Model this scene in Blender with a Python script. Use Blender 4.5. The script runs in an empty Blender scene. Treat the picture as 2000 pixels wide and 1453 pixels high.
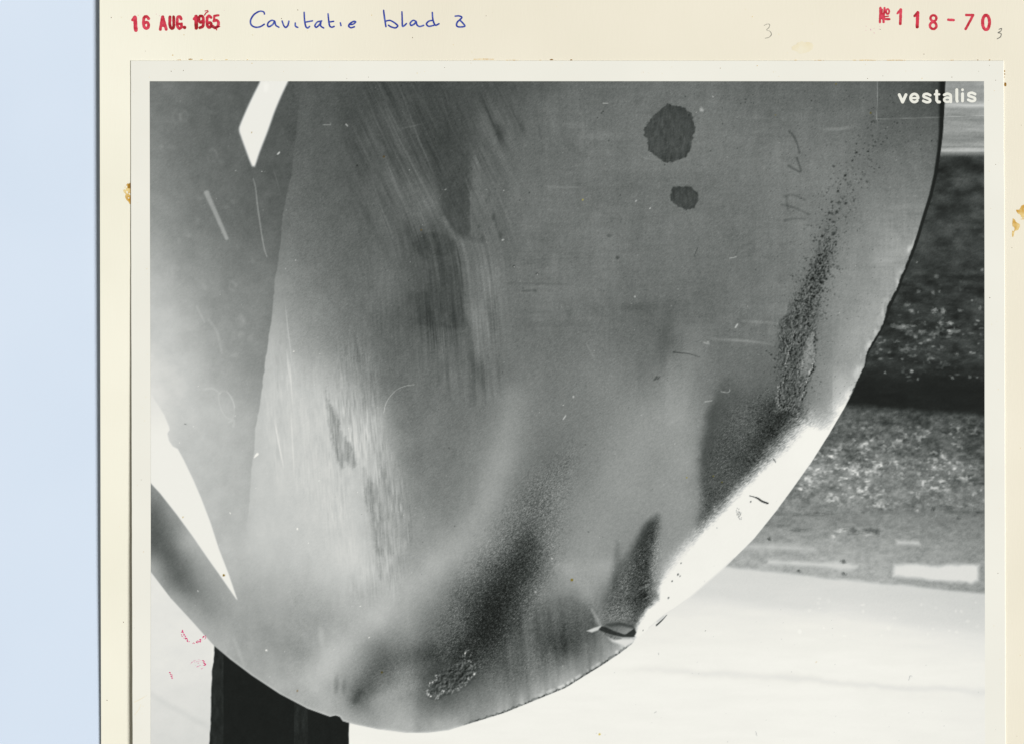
import bpy, math, random
import numpy as np

# ------------------------------------------------------------------ camera, world, lamp, exposure
S = 0.00014                      # metres per scan pixel (the print is about 24 cm wide)
def wx(x): return (np.asarray(x, dtype=float) - 1000.0) * S
def wy(y): return (726.5 - np.asarray(y, dtype=float)) * S
ZREF = 0.0009
CAM_H = 1.0
sc = bpy.context.scene
C = sc.collection
cam_d = bpy.data.cameras.new('camera'); cam = bpy.data.objects.new('camera', cam_d); C.objects.link(cam)
cam.location = (0, 0, ZREF + CAM_H); cam.rotation_euler = (0, 0, 0)
cam_d.sensor_fit = 'HORIZONTAL'; cam_d.angle = 2 * math.atan(1000 * S / CAM_H)
cam_d.clip_start = 0.05; cam_d.clip_end = 50
sc.camera = cam

wd = bpy.data.worlds.new('World'); sc.world = wd; wd.use_nodes = True
bg = wd.node_tree.nodes['Background']
bg.inputs['Color'].default_value = (1.0, 0.97, 0.88, 1); bg.inputs['Strength'].default_value = 0.16

LAMP_D = 16.0
ld = bpy.data.lights.new('scanner_lamp', 'AREA'); ld.shape = 'RECTANGLE'; ld.size = 4.8; ld.size_y = 6.0
ld.energy = 3010; ld.color = (1.0, 0.995, 0.99)
lo = bpy.data.objects.new('scanner_lamp', ld); C.objects.link(lo)
el = math.radians(47); az = math.radians(-10)
dirv = (math.cos(el) * math.cos(az), math.cos(el) * math.sin(az), math.sin(el))
lo.location = tuple(LAMP_D * c for c in dirv)
import mathutils
lo.rotation_euler = mathutils.Vector(dirv).to_track_quat('Z', 'Y').to_euler()

sc.view_settings.view_transform = 'Standard'; sc.view_settings.look = 'None'
sc.view_settings.exposure = 0.0; sc.view_settings.gamma = 1.0
sc.view_settings.use_curve_mapping = False
E_GAIN = 1.0

# ------------------------------------------------------------------ PAINT BEGIN (the tones printed on the photograph)
_rt = np.random.RandomState(7).rand(512, 512).astype(np.float32)
def vnoise(x, y, seed=0):
    """smooth value noise, 0..1"""
    x = x + seed * 17.37; y = y + seed * 91.73
    xi = np.floor(x).astype(np.int64); yi = np.floor(y).astype(np.int64)
    fx = (x - xi); fy = (y - yi)
    fx = fx * fx * (3 - 2 * fx); fy = fy * fy * (3 - 2 * fy)
    x0 = xi & 511; x1 = (xi + 1) & 511; y0 = yi & 511; y1 = (yi + 1) & 511
    a = _rt[y0, x0]; b = _rt[y0, x1]; c = _rt[y1, x0]; d = _rt[y1, x1]
    return (a + (b - a) * fx) * (1 - fy) + (c + (d - c) * fx) * fy
def fnoise(x, y, seed=0, octs=3):
    s = 0; a = 1.0; t = 0
    for o in range(octs):
        s = s + a * vnoise(x * 2 ** o, y * 2 ** o, seed + o * 3); t += a; a *= 0.55
    return s / t - 0.5
def sstep(a, b, v):
    t = np.clip((v - a) / (b - a), 0, 1); return t * t * (3 - 2 * t)
def catmull(pts, n=6, closed=False):
    pts = [tuple(map(float, p)) for p in pts]; m = len(pts); out = []
    for i in range(m if closed else m - 1):
        if closed: p0, p1, p2, p3 = (pts[(i + k - 1) % m] for k in range(4))
        else: p0, p1, p2, p3 = pts[max(i - 1, 0)], pts[i], pts[i + 1], pts[min(i + 2, m - 1)]
        for k in range(n):
            t = k / n
            out.append(tuple(0.5 * (2 * p1[j] + (p2[j] - p0[j]) * t + (2 * p0[j] - 5 * p1[j] + 4 * p2[j] - p3[j]) * t * t
                       + (3 * p1[j] - p0[j] - 3 * p2[j] + p3[j]) * t ** 3) for j in range(2)))
    if not closed: out.append(pts[-1])
    return out
def poly_sd(px, py, pts):
    """signed distance, negative inside"""
    d = np.full(px.shape, 1e9); ins = np.zeros(px.shape, bool); m = len(pts)
    for i in range(m):
        ax, ay = pts[i]; bx, by = pts[(i + 1) % m]
        ex, ey = bx - ax, by - ay; L = ex * ex + ey * ey
        if L < 1e-9: continue
        qx = px - ax; qy = py - ay
        t = np.clip((qx * ex + qy * ey) / L, 0, 1)
        d = np.minimum(d, (qx - ex * t) ** 2 + (qy - ey * t) ** 2)
        if ay != by:
            ins ^= ((ay > py) != (by > py)) & (px < ex * (py - ay) / ey + ax)
    d = np.sqrt(d)
    return np.where(ins, -d, d)
def line_d(px, py, pts, w=None):
    """distance to a polyline (and the interpolated width at the nearest point)"""
    d = np.full(px.shape, 1e9); ww = np.zeros(px.shape)
    m = len(pts); n = max(m - 1, 1)
    if w is None: w = 1.0
    ws = np.interp(np.linspace(0, 1, m), np.linspace(0, 1, len(w)), w) if hasattr(w, '__len__') else [w] * m
    for i in range(m - 1):
        ax, ay = pts[i]; bx, by = pts[i + 1]
        ex, ey = bx - ax, by - ay; L = ex * ex + ey * ey + 1e-12
        qx = px - ax; qy = py - ay
        t = np.clip((qx * ex + qy * ey) / L, 0, 1)
        dd = np.sqrt((qx - ex * t) ** 2 + (qy - ey * t) ** 2)
        near = dd < d
        d = np.where(near, dd, d); ww = np.where(near, ws[i] + (ws[i + 1] - ws[i]) * t, ww)
    return d, ww

PX0, PX1, PY0, PY1 = 294.0, 1922.0, 160.0, 1500.0
STEP = 1.6
NX = int((PX1 - PX0) / STEP) + 1; NY = int((PY1 - PY0) / STEP) + 1
def pic_left(y):  return np.interp(y, [160, 480, 800, 1100, 1453, 1500], [293.2, 294, 295.2, 295.6, 295, 295])
def pic_right(y): return np.interp(y, [160, 480, 800, 1100, 1453, 1500], [1921, 1922, 1922.4, 1923, 1924, 1924])

BLADE = [(1847, 100), (1845.8, 160), (1844, 209), (1841, 260), (1837, 295), (1829, 345), (1820, 384), (1807.6, 422.6), (1794, 468), (1782.6, 499.5),
 (1771, 527), (1762, 547), (1757.6, 563), (1748.5, 581), (1739.5, 599.5), (1733.8, 620), (1723.5, 642.7), (1712, 663), (1698.6, 684.7),
 (1692.9, 699.5), (1690.6, 714), (1680.4, 735.8), (1666.8, 762), (1651, 792), (1619, 846.8), (1585, 901), (1546, 955.8), (1515, 998),
 (1472.5, 1051), (1411, 1112), (1383, 1136), (1348, 1166.7), (1317, 1189), (1300, 1199), (1279, 1217), (1250, 1241), (1241.6, 1245.6),
 (1234.6, 1256), (1213, 1273), (1178, 1296.5), (1140, 1320), (1105, 1342), (1044, 1367), (985, 1391), (914, 1413), (876.5, 1425), (836, 1430),
 (791.5, 1430), (737, 1423), (690, 1413), (681, 1410.5), (669.5, 1407), (664, 1399), (656, 1396), (644.7, 1398.5), (601, 1382.7), (546.8, 1354), (492, 1317.7),
 (450, 1286), (419, 1260), (401.6, 1241), (374, 1210), (334, 1166.7), (296.5, 1117), (240, 1050), (240, 100)]
DIVIDE = [(585, 150), (584, 195), (582, 236), (575, 298), (568.5, 347.6), (558, 395), (551.5, 434), (549, 475), (546, 495), (540, 536), (535.6, 565),
 (533, 606), (527.6, 645), (523, 679), (515, 733.5), (508.5, 790), (500, 831), (498, 865), (492, 917), (489, 958), (485.6, 1001), (480, 1040), (474, 1100), (463, 1169)]
GAP_R = [(286, 748), (296, 768), (305, 784), (309.5, 790), (322, 810.4), (331, 833), (332, 839), (327.7, 845.7), (331, 860), (338, 870.6), (348, 876), (359.5, 897),
 (377.7, 935), (393.6, 972), (411.8, 1019.5), (427.7, 1069.5), (447, 1119.5), (464, 1170)]
GAP_L = [(462, 1169), (428, 1119.5), (407, 1090), (375.4, 1044), (346, 1003.6), (314, 962.7), (296, 943), (284, 928)]
STRIP = [(516, 145), (507, 163.6), (488, 202), (471, 241), (467.4, 254.5), (471, 268), (480, 293), (491, 322), (495, 326), (499, 324), (507, 300), (523, 259), (536.7, 220),
 (550, 188.6), (563, 161), (570, 145)]
POST = [(419, 1240), (418, 1290), (414.5, 1312), (413.5, 1350), (412.5, 1400), (409, 1460), (408, 1510), (681, 1510), (681.5, 1440), (682.5, 1411), (682, 1380)]
SPOT1 = [(1304, 204.5), (1334, 210), (1350, 222.7), (1356.7, 250), (1353, 272.7), (1349, 291), (1338.5, 309), (1318, 317), (1300, 318.5), (1282, 308),
 (1267, 295.4), (1263.6, 272.7), (1257, 266), (1259, 252), (1268, 235), (1288.5, 216)]
SPOT2 = [(1314.7, 366), (1345, 364.7), (1363.5, 377), (1364.7, 393), (1355.6, 406.7), (1341, 411), (1325, 405.6), (1311, 393), (1309, 381.7)]
PITS = [(1628, 484), (1607.7, 545), (1588, 579), (1596, 615), (1589.5, 674.5), (1582.7, 722), (1573, 765), (1560, 805), (1510, 805), (1519, 754), (1519, 684),
 (1521, 638), (1553, 583.6), (1577, 538), (1598, 488), (1612, 462)]
LIT = [(1651, 792), (1640, 800), (1622, 826), (1606, 822), (1588, 818), (1565, 822), (1546, 842), (1522, 873), (1482, 915), (1440, 958), (1400, 1001), (1360, 1042), (1322, 1086), (1298, 1120), (1285, 1147),
 (1287, 1168), (1262, 1190), (1248, 1214), (1238, 1238), (1243, 1260), (1320, 1215), (1420, 1130), (1520, 1015), (1600, 900), (1672, 792)]
FLAKE = [(913, 1273), (919, 1290), (926, 1311), (914, 1327), (896, 1341), (879, 1348), (865, 1350), (853, 1358), (836, 1355), (840, 1338), (853, 1324), (854, 1313), (876, 1305), (900, 1284)]
DENT = [(1170, 1227), (1178, 1222), (1190, 1216), (1212, 1215), (1236, 1222), (1242, 1232), (1238, 1240), (1218, 1241), (1198, 1236), (1184, 1230)]

# grey levels read off the photograph: (x, y, tone) for the blade face ...
FACE = """
600 170 88;650 170 82;700 170 76;800 170 72;830 170 68;900 170 78;950 170 80;1000 170 85;1050 170 91;1100 170 97;1200 170 104;1300 170 112;1400 170 108;1500 170 101;1600 170 102;1700 170 94;1780 175 84;1830 170 80
600 250 93;650 250 88;700 250 76;750 250 88;850 250 70;900 250 74;950 250 94;1000 250 98;1050 250 104;1100 250 110;1200 250 111;1250 250 114;1400 250 118;1480 250 111;1550 250 114;1650 250 112;1750 250 98;1820 250 95
580 330 99;620 330 97;680 330 88;720 330 86;800 330 92;850 330 76;890 330 73;930 330 94;1000 330 102;1100 330 111;1200 330 112;1400 330 116;1500 330 119;1600 330 122;1700 330 114;1800 330 112
570 400 108;620 400 102;680 400 96;740 400 92;800 400 104;840 400 106;890 400 80;930 400 104;1000 400 109;1100 400 112;1250 400 113;1400 400 116;1500 400 118;1600 400 120;1700 400 127;1780 400 128
560 470 119;620 470 111;680 470 101;740 470 98;800 470 90;850 470 82;900 470 90;960 470 105;1050 470 112;1200 470 115;1300 470 113;1400 470 113;1500 470 115;1550 470 119;1680 470 134;1750 470 142
555 540 139;600 540 125;650 540 112;690 540 105;760 540 107;850 540 86;895 540 84;930 540 110;1000 540 111;1100 540 113;1200 540 111;1300 540 110;1400 540 112;1500 540 116;1560 540 120;1680 540 142;1740 540 142
545 610 160;580 610 147;620 610 135;660 610 122;700 610 112;760 610 102;800 610 88;850 610 84;895 610 86;940 610 108;1000 610 112;1100 610 114;1200 610 108;1240 610 99;1300 610 103;1400 610 112;1500 610 116;1650 610 138;1710 610 146
530 680 180;570 680 166;620 680 150;660 680 136;700 680 123;760 680 106;800 680 103;850 680 101;900 680 99;950 680 105;1000 680 112;1100 680 118;1200 680 116;1300 680 106;1350 680 122;1400 680 112;1450 680 112;1500 680 108;1640 680 136;1680 680 146
520 750 188;560 750 187;600 750 182;640 750 174;700 750 150;760 750 116;820 750 111;900 750 112;940 750 110;1000 750 115;1100 750 122;1200 750 130;1260 750 127;1320 750 140;1345 750 130;1400 750 116;1480 750 102;1600 750 132;1650 750 165
520 820 190;560 820 189;620 820 192;700 820 180;740 820 166;775 820 124;850 820 119;950 820 117;1000 820 126;1060 820 119;1150 820 126;1250 820 142;1340 820 148;1365 820 135;1420 820 96;1500 820 70;1600 820 150
520 900 190;600 900 194;680 900 186;740 900 174;795 900 130;880 900 123;950 900 130;990 900 136;1030 900 125;1080 900 112;1150 900 131;1200 900 150;1280 900 146;1345 900 150;1370 900 130;1450 900 80
500 980 189;600 980 191;680 980 191;720 980 176;760 980 160;820 980 136;900 980 129;960 980 141;1000 980 124;1050 980 102;1080 980 121;1150 980 143;1210 980 150;1280 980 149;1340 980 150;1400 980 110
480 1060 188;560 1060 187;650 1060 191;700 1060 191;740 1060 166;780 1060 158;830 1060 142;900 1060 146;950 1060 140;1000 1060 95;1030 1060 70;1060 1060 108;1100 1060 140;1180 1060 150;1230 1060 142;1290 1060 142;1330 1060 152
500 1110 184;560 1110 181;620 1110 184;700 1110 191;750 1110 176;800 1110 152;860 1110 152;920 1110 130;960 1110 86;1010 1110 58;1050 1110 90;1090 1110 146;1150 1110 152;1190 1110 150;1230 1110 120;1275 1110 135;1310 1110 165
480 1160 170;540 1160 174;600 1160 172;660 1160 177;720 1160 171;780 1160 160;840 1160 146;890 1160 106;930 1160 76;980 1160 48;1020 1160 78;1060 1160 122;1100 1160 135;1150 1160 142;1190 1160 110;1245 1160 90;1275 1160 118
440 1220 165;500 1220 160;560 1220 159;620 1220 157;680 1220 166;740 1220 162;800 1220 146;850 1220 110;900 1220 84;940 1220 44;990 1220 54;1030 1220 96;1080 1220 96;1120 1220 92;1160 1220 108;1220 1220 110
470 1270 168;540 1270 158;600 1270 156;650 1270 174;700 1270 150;740 1270 118;800 1270 120;840 1270 86;880 1270 72;920 1270 56;960 1270 62;1000 1270 88;1050 1270 96;1090 1270 78;1130 1270 94;1180 1270 138;1215 1262 170
530 1320 172;600 1320 168;640 1320 172;690 1320 142;720 1320 118;760 1320 120;800 1320 126;705 1352 112;770 1345 136;800 1345 134;840 1320 78;880 1320 84;920 1320 80;970 1320 104;1030 1320 112;1070 1320 126;1110 1320 158
600 1370 172;660 1370 166;704 1374 120;750 1370 152;800 1370 150;830 1370 108;870 1370 100;920 1370 126;980 1370 146;1030 1360 152
690 1405 165;750 1412 170;810 1420 166;860 1415 160;910 1400 156
"""
# ... and for the neighbouring blade at the left
SIDE = """
300 170 118;400 170 101;480 170 92;560 170 84;300 250 124;400 250 101;450 250 97;560 250 86;300 330 135;400 330 110;500 350 97;560 330 89;300 420 150;380 420 123;450 430 112;520 430 100
300 490 168;350 500 150;400 510 136;450 520 129;500 500 120;540 500 108;300 580 185;350 580 170;400 580 150;450 590 141;500 590 132;525 590 126;300 660 198;350 660 188;400 660 172;440 680 158;480 680 147;515 680 143
300 740 209;350 740 197;400 750 188;440 750 172;480 750 158;505 760 152;320 790 208;380 800 197;440 800 188;490 810 172;360 850 198;420 860 190;480 860 178;400 930 190;450 930 185;480 940 180;420 1000 190;460 1010 186
440 1080 188;470 1080 184;440 1180 172;500 1160 170
"""
LOWER = """
297 955 140;305 1000 105;310 1045 92;300 1075 108;330 1000 140;350 1022 148;330 1085 96;300 1100 150;315 1125 148;360 1060 160;400 1100 165;345 1125 102;350 1165 150;370 1150 115;390 1130 140;420 1130 160;380 1195 160;410 1190 146;440 1170 160;440 1220 162;400 1225 170;430 1250 172;470 1200 162
"""
def parse(t): return np.array([[float(v) for v in q.split()] for l in t.strip().split('\n') for q in l.split(';')])
def rbf(ctrl, X, Y, c=14.0):
    """smooth surface through scattered grey levels, worked out on a coarse lattice"""
    P = ctrl[:, :2]; v = ctrl[:, 2]; m0 = v.mean()
    D = np.sqrt(((P[:, None] - P[None]) ** 2).sum(-1) + c * c)
    w = np.linalg.solve(D + np.eye(len(P)) * 0.8, v - m0)
    lx = np.arange(X.min() - 8, X.max() + 16, 8.0); ly = np.arange(Y.min() - 8, Y.max() + 16, 8.0)
    gx, gy = np.meshgrid(lx, ly); z = np.zeros(gx.shape)
    for (px, py), wi in zip(P, w): z += wi * np.sqrt((gx - px) ** 2 + (gy - py) ** 2 + c * c)
    z += m0
    fx = (X - lx[0]) / 8; fy = (Y - ly[0]) / 8
    ix = np.clip(fx.astype(int), 0, len(lx) - 2); iy = np.clip(fy.astype(int), 0, len(ly) - 2); fx = fx - ix; fy = fy - iy
    return (z[iy, ix] * (1 - fx) + z[iy, ix + 1] * fx) * (1 - fy) + (z[iy + 1, ix] * (1 - fx) + z[iy + 1, ix + 1] * fx) * fy

def paint():
    ys = PY0 + np.arange(NY) / (NY - 1) * (PY1 - PY0)
    u = np.arange(NX) / (NX - 1)
    X = pic_left(ys)[:, None] * (1 - u)[None] + pic_right(ys)[:, None] * u[None]
    Y = np.repeat(ys[:, None], NX, 1)
    rs = np.random.RandomState(11)

    def box(x0, y0, x1, y1):
        i0 = int(np.clip((y0 - PY0) / STEP - 1, 0, NY)); i1 = int(np.clip((y1 - PY0) / STEP + 3, 0, NY))
        j0 = int(np.clip((x0 - PX0) / STEP - 3, 0, NX)); j1 = int(np.clip((x1 - PX0) / STEP + 4, 0, NX))
        return slice(i0, i1), slice(j0, j1)
    def pmask(pts, soft, rough=0, rscale=8, seed=1):
        """soft-edged polygon as a (slice, mask) pair"""
        a = np.array(pts); g = soft * 1.3 + rough
        b = box(a[:, 0].min() - g, a[:, 1].min() - g, a[:, 0].max() + g, a[:, 1].max() + g)
        sd = poly_sd(X[b], Y[b], pts)
        if rough: sd = sd + rough * 2 * fnoise(X[b] / rscale, Y[b] / rscale, seed, 3)
        return b, sstep(soft, -soft, sd)
    def full(pts, soft, rough=0, rscale=8, seed=1):
        b, m = pmask(pts, soft, rough, rscale, seed); M = np.zeros(X.shape); M[b] = m; return M
    def mix(T, bm, tone):
        b, m = bm; T[b] = T[b] * (1 - m) + (tone[b] if isinstance(tone, np.ndarray) else tone) * m
    def stroke(T, pts, w, amp, soft=1.0, smooth=True, fade=False):
        if smooth and len(pts) > 2: pts = catmull(pts, 5)
        a = np.array(pts); wm = (max(w) if hasattr(w, '__len__') else w) / 2 + soft * 2 + 1
        b = box(a[:, 0].min() - wm, a[:, 1].min() - wm, a[:, 0].max() + wm, a[:, 1].max() + wm)
        if T[b].size == 0: return
        d, ww = line_d(X[b], Y[b], pts, w)
        m = sstep(ww / 2 + soft, np.maximum(ww / 2 - soft, -0.2), d)
        if fade:
            t = np.clip(((X[b] - a[0, 0]) * (a[-1, 0] - a[0, 0]) + (Y[b] - a[0, 1]) * (a[-1, 1] - a[0, 1])) / (((a[-1] - a[0]) ** 2).sum() + 1e-6), 0, 1)
            m = m * np.clip(4 * t * (1 - t), 0, 1)
        T[b] += amp * m
    def blob(T, x, y, rx, ry, amp, soft=0.5, ang=0, rough=0.0, seed=0):
        R = max(rx, ry) * 1.6 + 2; b = box(x - R, y - R, x + R, y + R)
        if T[b].size == 0: return
        dx = X[b] - x; dy = Y[b] - y; ca, sa = math.cos(ang), math.sin(ang)
        r = np.sqrt(((dx * ca + dy * sa) / rx) ** 2 + ((-dx * sa + dy * ca) / ry) ** 2)
        if rough: r = r + rough * fnoise(dx / (rx * .6), dy / (ry * .6), seed, 2)
        T[b] += amp * sstep(1 + soft, 1 - soft, r)
    nz = lambda sx, sy, seed, o=3: fnoise(X / sx, Y / sy, seed, o)

    # ---- ground behind the blade
    T = np.full(X.shape, 236.0)
    G = np.interp(Y, [150, 190, 200, 207, 214, 240, 252, 258, 268, 278, 285, 288, 292, 296, 301, 306], [168, 160, 168, 194, 158, 150, 160, 158, 138, 152, 168, 150, 184, 184, 120, 78])
    G = G - 6 + nz(60, 7, 2) * 44
    dark = 62 + nz(34, 18, 5, 4) * 78
    dark -= 26 * np.exp(-(((X - 1868) / 60) ** 2 + ((Y - 330) / 12) ** 2)); dark -= 22 * np.exp(-(((X - 1870) / 50) ** 2 + ((Y - 378) / 8) ** 2))
    dk = sstep(450, 560, Y); dark = dark * (1 - dk) + (50 + nz(24, 11, 9, 4) * 74) * dk
    dk = sstep(690, 760, Y); dark = dark * (1 - dk) + (25 + nz(30, 10, 12, 3) * 12) * dk
    G = np.where(Y > 300, G * 0 + dark * sstep(299, 309, Y) + 130 * (1 - sstep(299, 309, Y)), G)
    ln = 786 + (X - 1650) * 0.075 + nz(20, 20, 14) * 8          # where the lighter ground starts
    g2 = np.interp(Y, [780, 830, 880, 910, 940, 985, 1000, 1030, 1060, 1100, 1140], [70, 92, 116, 138, 134, 142, 130, 144, 156, 172, 172]) - np.clip((X - 1700) / 220, 0, 1) * np.interp(Y, [800, 900, 1000, 1160], [22, 26, 18, 26])
    rough = np.interp(Y, [780, 900, 990, 1010, 1150], [56, 74, 56, 34, 30])
    g2 = g2 + nz(9, 6, 21, 3) * rough + nz(34, 14, 22, 3) * rough * 0.8
    m = sstep(-3, 12, Y - ln); G = G * (1 - m) + g2 * m
    cl = sstep(.0, .2, fnoise(X / 46, Y / 26, 17, 3) + .02)
    G = G + np.clip(fnoise(X / 8.5, Y / 6.0, 18, 2) - .05, 0, 1) * 290 * cl * sstep(500, 570, Y) * sstep(752, 725, Y) * sstep(1680, 1720, X) * .62
    cl = sstep(-.14, .16, fnoise(X / 50, Y / 26, 23, 3) + .14 * np.exp(-((Y - 908 - (X - 1600) * .06) / 30) ** 2) - .03)
    G = G + (np.clip(fnoise(X / 8.5, Y / 6.2, 24, 2) - .02, 0, 1) * 270 * cl - 10) * sstep(800, 850, Y) * sstep(1000, 985, Y) * .85
    for k in range(60):                                         # pale stones on the dark ground
        y = rs.uniform(515, 745); x = rs.uniform(1700, 1922); c = rs.rand()
        if vnoise(np.array(x / 40), np.array(y / 22), 3) < 0.42: continue
        blob(G, x, y, rs.uniform(1.5, 5.5), rs.uniform(1.5, 3.6), rs.uniform(18, 85) * (0.35 + 0.65 * c), 0.6, rs.uniform(-.4, .4), .6, k)
    for (x, y, rx, ry, a) in [(1825, 607, 7, 6, 100), (1842, 607, 6, 7, 110), (1822, 572, 4, 5, 80), (1834, 570, 3, 3, 70), (1771, 596, 7, 4, 80), (1836, 631, 5, 5, 90), (1856, 631, 8, 4, 95), (1862, 648, 14, 6, 85),
            (1762, 640, 20, 5, 70), (1745, 636, 8, 4, 60), (1783, 638, 6, 4, 80), (1828, 541, 5, 5, 60), (1790, 513, 3, 3, 60), (1898, 690, 8, 3, 80), (1868, 692, 4, 4, 70), (1780, 725, 4, 4, 110), (1792, 740, 3, 3, 90), (1728, 728, 3, 3, 100),
            (1860, 738, 4, 3, 90), (1893, 736, 4, 4, 80), (1908, 737, 3, 3, 80), (1761, 702, 3, 3, 70), (1752, 668, 8, 2.4, 70), (1719, 670, 6, 2.4, 55), (1914, 603, 4, 6, 60), (1875, 607, 6, 4, 75), (1897, 652, 8, 2.5, 60)]:
        blob(G, x, y, rx * .72, ry * .72, a * .8, 0.8, 0, 1.6, int(x))
    for k in range(300):                                         # stones of the lighter ground
        y = rs.uniform(805, 1005); x = rs.uniform(1500, 1922); dens = math.exp(-((y - 912 - (x - 1600) * .08) / 45) ** 2)
        if rs.rand() > 0.22 + 0.78 * dens: continue
        blob(G, x, y, rs.uniform(1.6, 5.2), rs.uniform(1.4, 3.6), rs.choice([1, 1, 1, -0.6]) * rs.uniform(12, 46), 0.8, rs.uniform(-.5, .5), .7, k)
    for (x, y, rx, ry, a) in [(1641, 1036, 9, 4, 70), (1668, 1036, 10, 5, -50), (1700, 1036, 14, 5, -50), (1692, 1043, 9, 4, 55), (1627, 1047, 3, 3, 70), (1714, 1040, 5, 5, -40), (1665, 898, 12, 9, -50), (1829, 886, 10, 8, -40), (1825, 912, 5, 4, 60), (1792, 967, 4, 5, 70), (1823, 993, 3, 4, -60), (1872, 1012, 4, 3, -50), (1564, 1034, 18, 3, -35), (1520, 1026, 16, 3, -30), (1570, 1004, 40, 3, -25)]:
        blob(G, x, y, rx, ry, a * .7, 0.9, 0, 1.8, int(x))
    for pts, t, sf in [([(1750, 1054), (1794, 1057), (1797, 1063), (1752, 1062)], 204, 6), ([(1430, 1062), (1510, 1062), (1590, 1069), (1592, 1075), (1500, 1072), (1420, 1070)], 196, 9),
            ([(1500, 1093), (1580, 1097), (1660, 1098), (1674, 1105), (1662, 1113), (1600, 1106), (1500, 1099)], 210, 6), ([(1747, 1102), (1790, 1100), (1830, 1106), (1850, 1101), (1912, 1102), (1910, 1132), (1898, 1138), (1830, 1134), (1744, 1124)], 222, 6)]:
        mix(G, pmask(pts, sf, 2, 14, 4), t)
    for (x, y, r) in [(1647, 1096, 4), (1560, 1114, 3), (1648, 1120, 3.5), (1502, 1052, 3)]: blob(G, x, y, r * 1.1, r * .8, -75, .9, .3, 1.8, x)
    ln2 = 1108 + (X - 1430) * 0.103 + nz(50, 30, 16) * 7         # the pale floor in front
    fl = np.interp(Y, [1100, 1160, 1220, 1300, 1453, 1510], [224, 227, 236, 242, 242, 241]) - np.clip((X - 1650) / 280, 0, 1) * np.interp(Y, [1120, 1200, 1300, 1450], [12, 14, 5, 6])
    fl = fl + nz(80, 14, 31) * 6 - 10 * np.exp(-((Y - 1312 - (X - 1350) * .07 - nz(60, 60, 3) * 20) / 7) ** 2) * sstep(1180, 1330, X)
    l3 = 1158 + (X - 1340) * .13 + nz(80, 30, 39) * 20; fl = fl - 9 * sstep(22, -8, Y - l3) * sstep(1280, 1360, X)
    fl = np.minimum(fl, 243) - 7 * sstep(520, 300, X)
    m = sstep(-5, 5, Y - ln2); T = G * (1 - m) + fl * m
    T = np.where(X < 1300, np.where(Y > 1100, fl, T), T)
    for k in range(26): blob(T, rs.uniform(1560, 1915), rs.uniform(1165, 1245), rs.uniform(1.5, 4), rs.uniform(1.5, 4), rs.uniform(4, 10), .6)
    mleft = sstep(420, 410, X) * sstep(1090, 1130, Y); T = T * (1 - mleft) + (229 - sstep(1250, 1453, Y) * 12 + nz(40, 25, 33) * 8) * mleft
    stroke(T, [(296, 1354), (325, 1372), (360, 1392), (410, 1420)], 9, -6, 6)
    # ---- dark post under the blade
    mpost = full(POST, 1.3, 1.2, 16, 6)
    pt = 25 + nz(14, 20, 8) * 5
    stripe = sstep(437.5, 436, X) + sstep(574, 575.5, X) * sstep(602, 600, X); pt = pt + stripe * (11 + nz(6, 18, 41, 3) * 26)
    T = T * (1 - mpost) + pt * mpost

    # ---- blade face
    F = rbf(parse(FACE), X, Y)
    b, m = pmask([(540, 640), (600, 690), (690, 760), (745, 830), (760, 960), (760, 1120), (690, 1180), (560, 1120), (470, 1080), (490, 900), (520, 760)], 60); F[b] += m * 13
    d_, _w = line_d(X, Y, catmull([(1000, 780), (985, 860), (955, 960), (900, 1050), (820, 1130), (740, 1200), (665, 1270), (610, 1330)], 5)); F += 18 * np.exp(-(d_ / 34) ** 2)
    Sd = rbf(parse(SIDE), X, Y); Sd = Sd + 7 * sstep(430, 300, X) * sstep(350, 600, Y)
    Lw = rbf(parse(LOWER), X, Y)
    d_poly = catmull(DIVIDE, 3) + [(280, 1169), (280, 150)]
    mside = full(d_poly, 1.6, 1.6, 14, 3)
    soft_div = full(d_poly, 14)                                 # the dividing line dies away at both ends
    k = sstep(960, 1050, Y) + sstep(235, 165, Y); mside = mside * (1 - np.clip(k, 0, 1)) + soft_div * np.clip(k, 0, 1)
    Sd = Sd + nz(22, 22, 51, 3) * 15 + nz(60, 60, 52, 2) * 10
    # streaks on the face: coordinates that run across the wipe marks
    gy = np.linspace(150, 1510, 1361); slope = np.interp(gy, [150, 400, 470, 540, 760, 1200], [.48, .47, .30, .10, .05, .04]); gc = np.concatenate([[0], np.cumsum(slope[:-1])])
    across = X - np.interp(Y, gy, gc)
    st1 = 0.6 * (vnoise(across / 2.6, Y / 70, 61) - .5) + 0.8 * (vnoise(across / 7, Y / 130, 62) - .5) + 0.5 * (vnoise(across / 16, Y / 150, 63) - .5)
    st2 = 1.0 * (vnoise((X - .06 * Y) / 2.0, Y / 17, 64) - .5) + 0.6 * (vnoise((X - .08 * Y) / 3.2, Y / 45, 65) - .5) + .35 * (vnoise((X - .12 * Y) / 12, Y / 90, 66) - .5)
    M1 = full([(712, 150), (800, 150), (846, 250), (862, 340), (872, 440), (900, 470), (955, 480), (968, 600), (972, 770), (930, 790), (840, 740), (790, 520), (700, 420), (676, 300)], 22)
    M2 = full([(545, 620), (640, 700), (700, 640), (745, 800), (770, 900), (812, 950), (800, 1060), (770, 1180), (700, 1190), (600, 960), (540, 940), (515, 800)], 24)
    M4 = full([(684, 640), (730, 690), (752, 800), (766, 880), (812, 940), (806, 1040), (770, 1160), (735, 1150), (716, 1020), (690, 930), (634, 800), (650, 740)], 16)
    M3 = full([(930, 160), (1010, 170), (1020, 330), (1000, 470), (990, 740), (955, 740), (930, 480), (915, 320)], 18)
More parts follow.
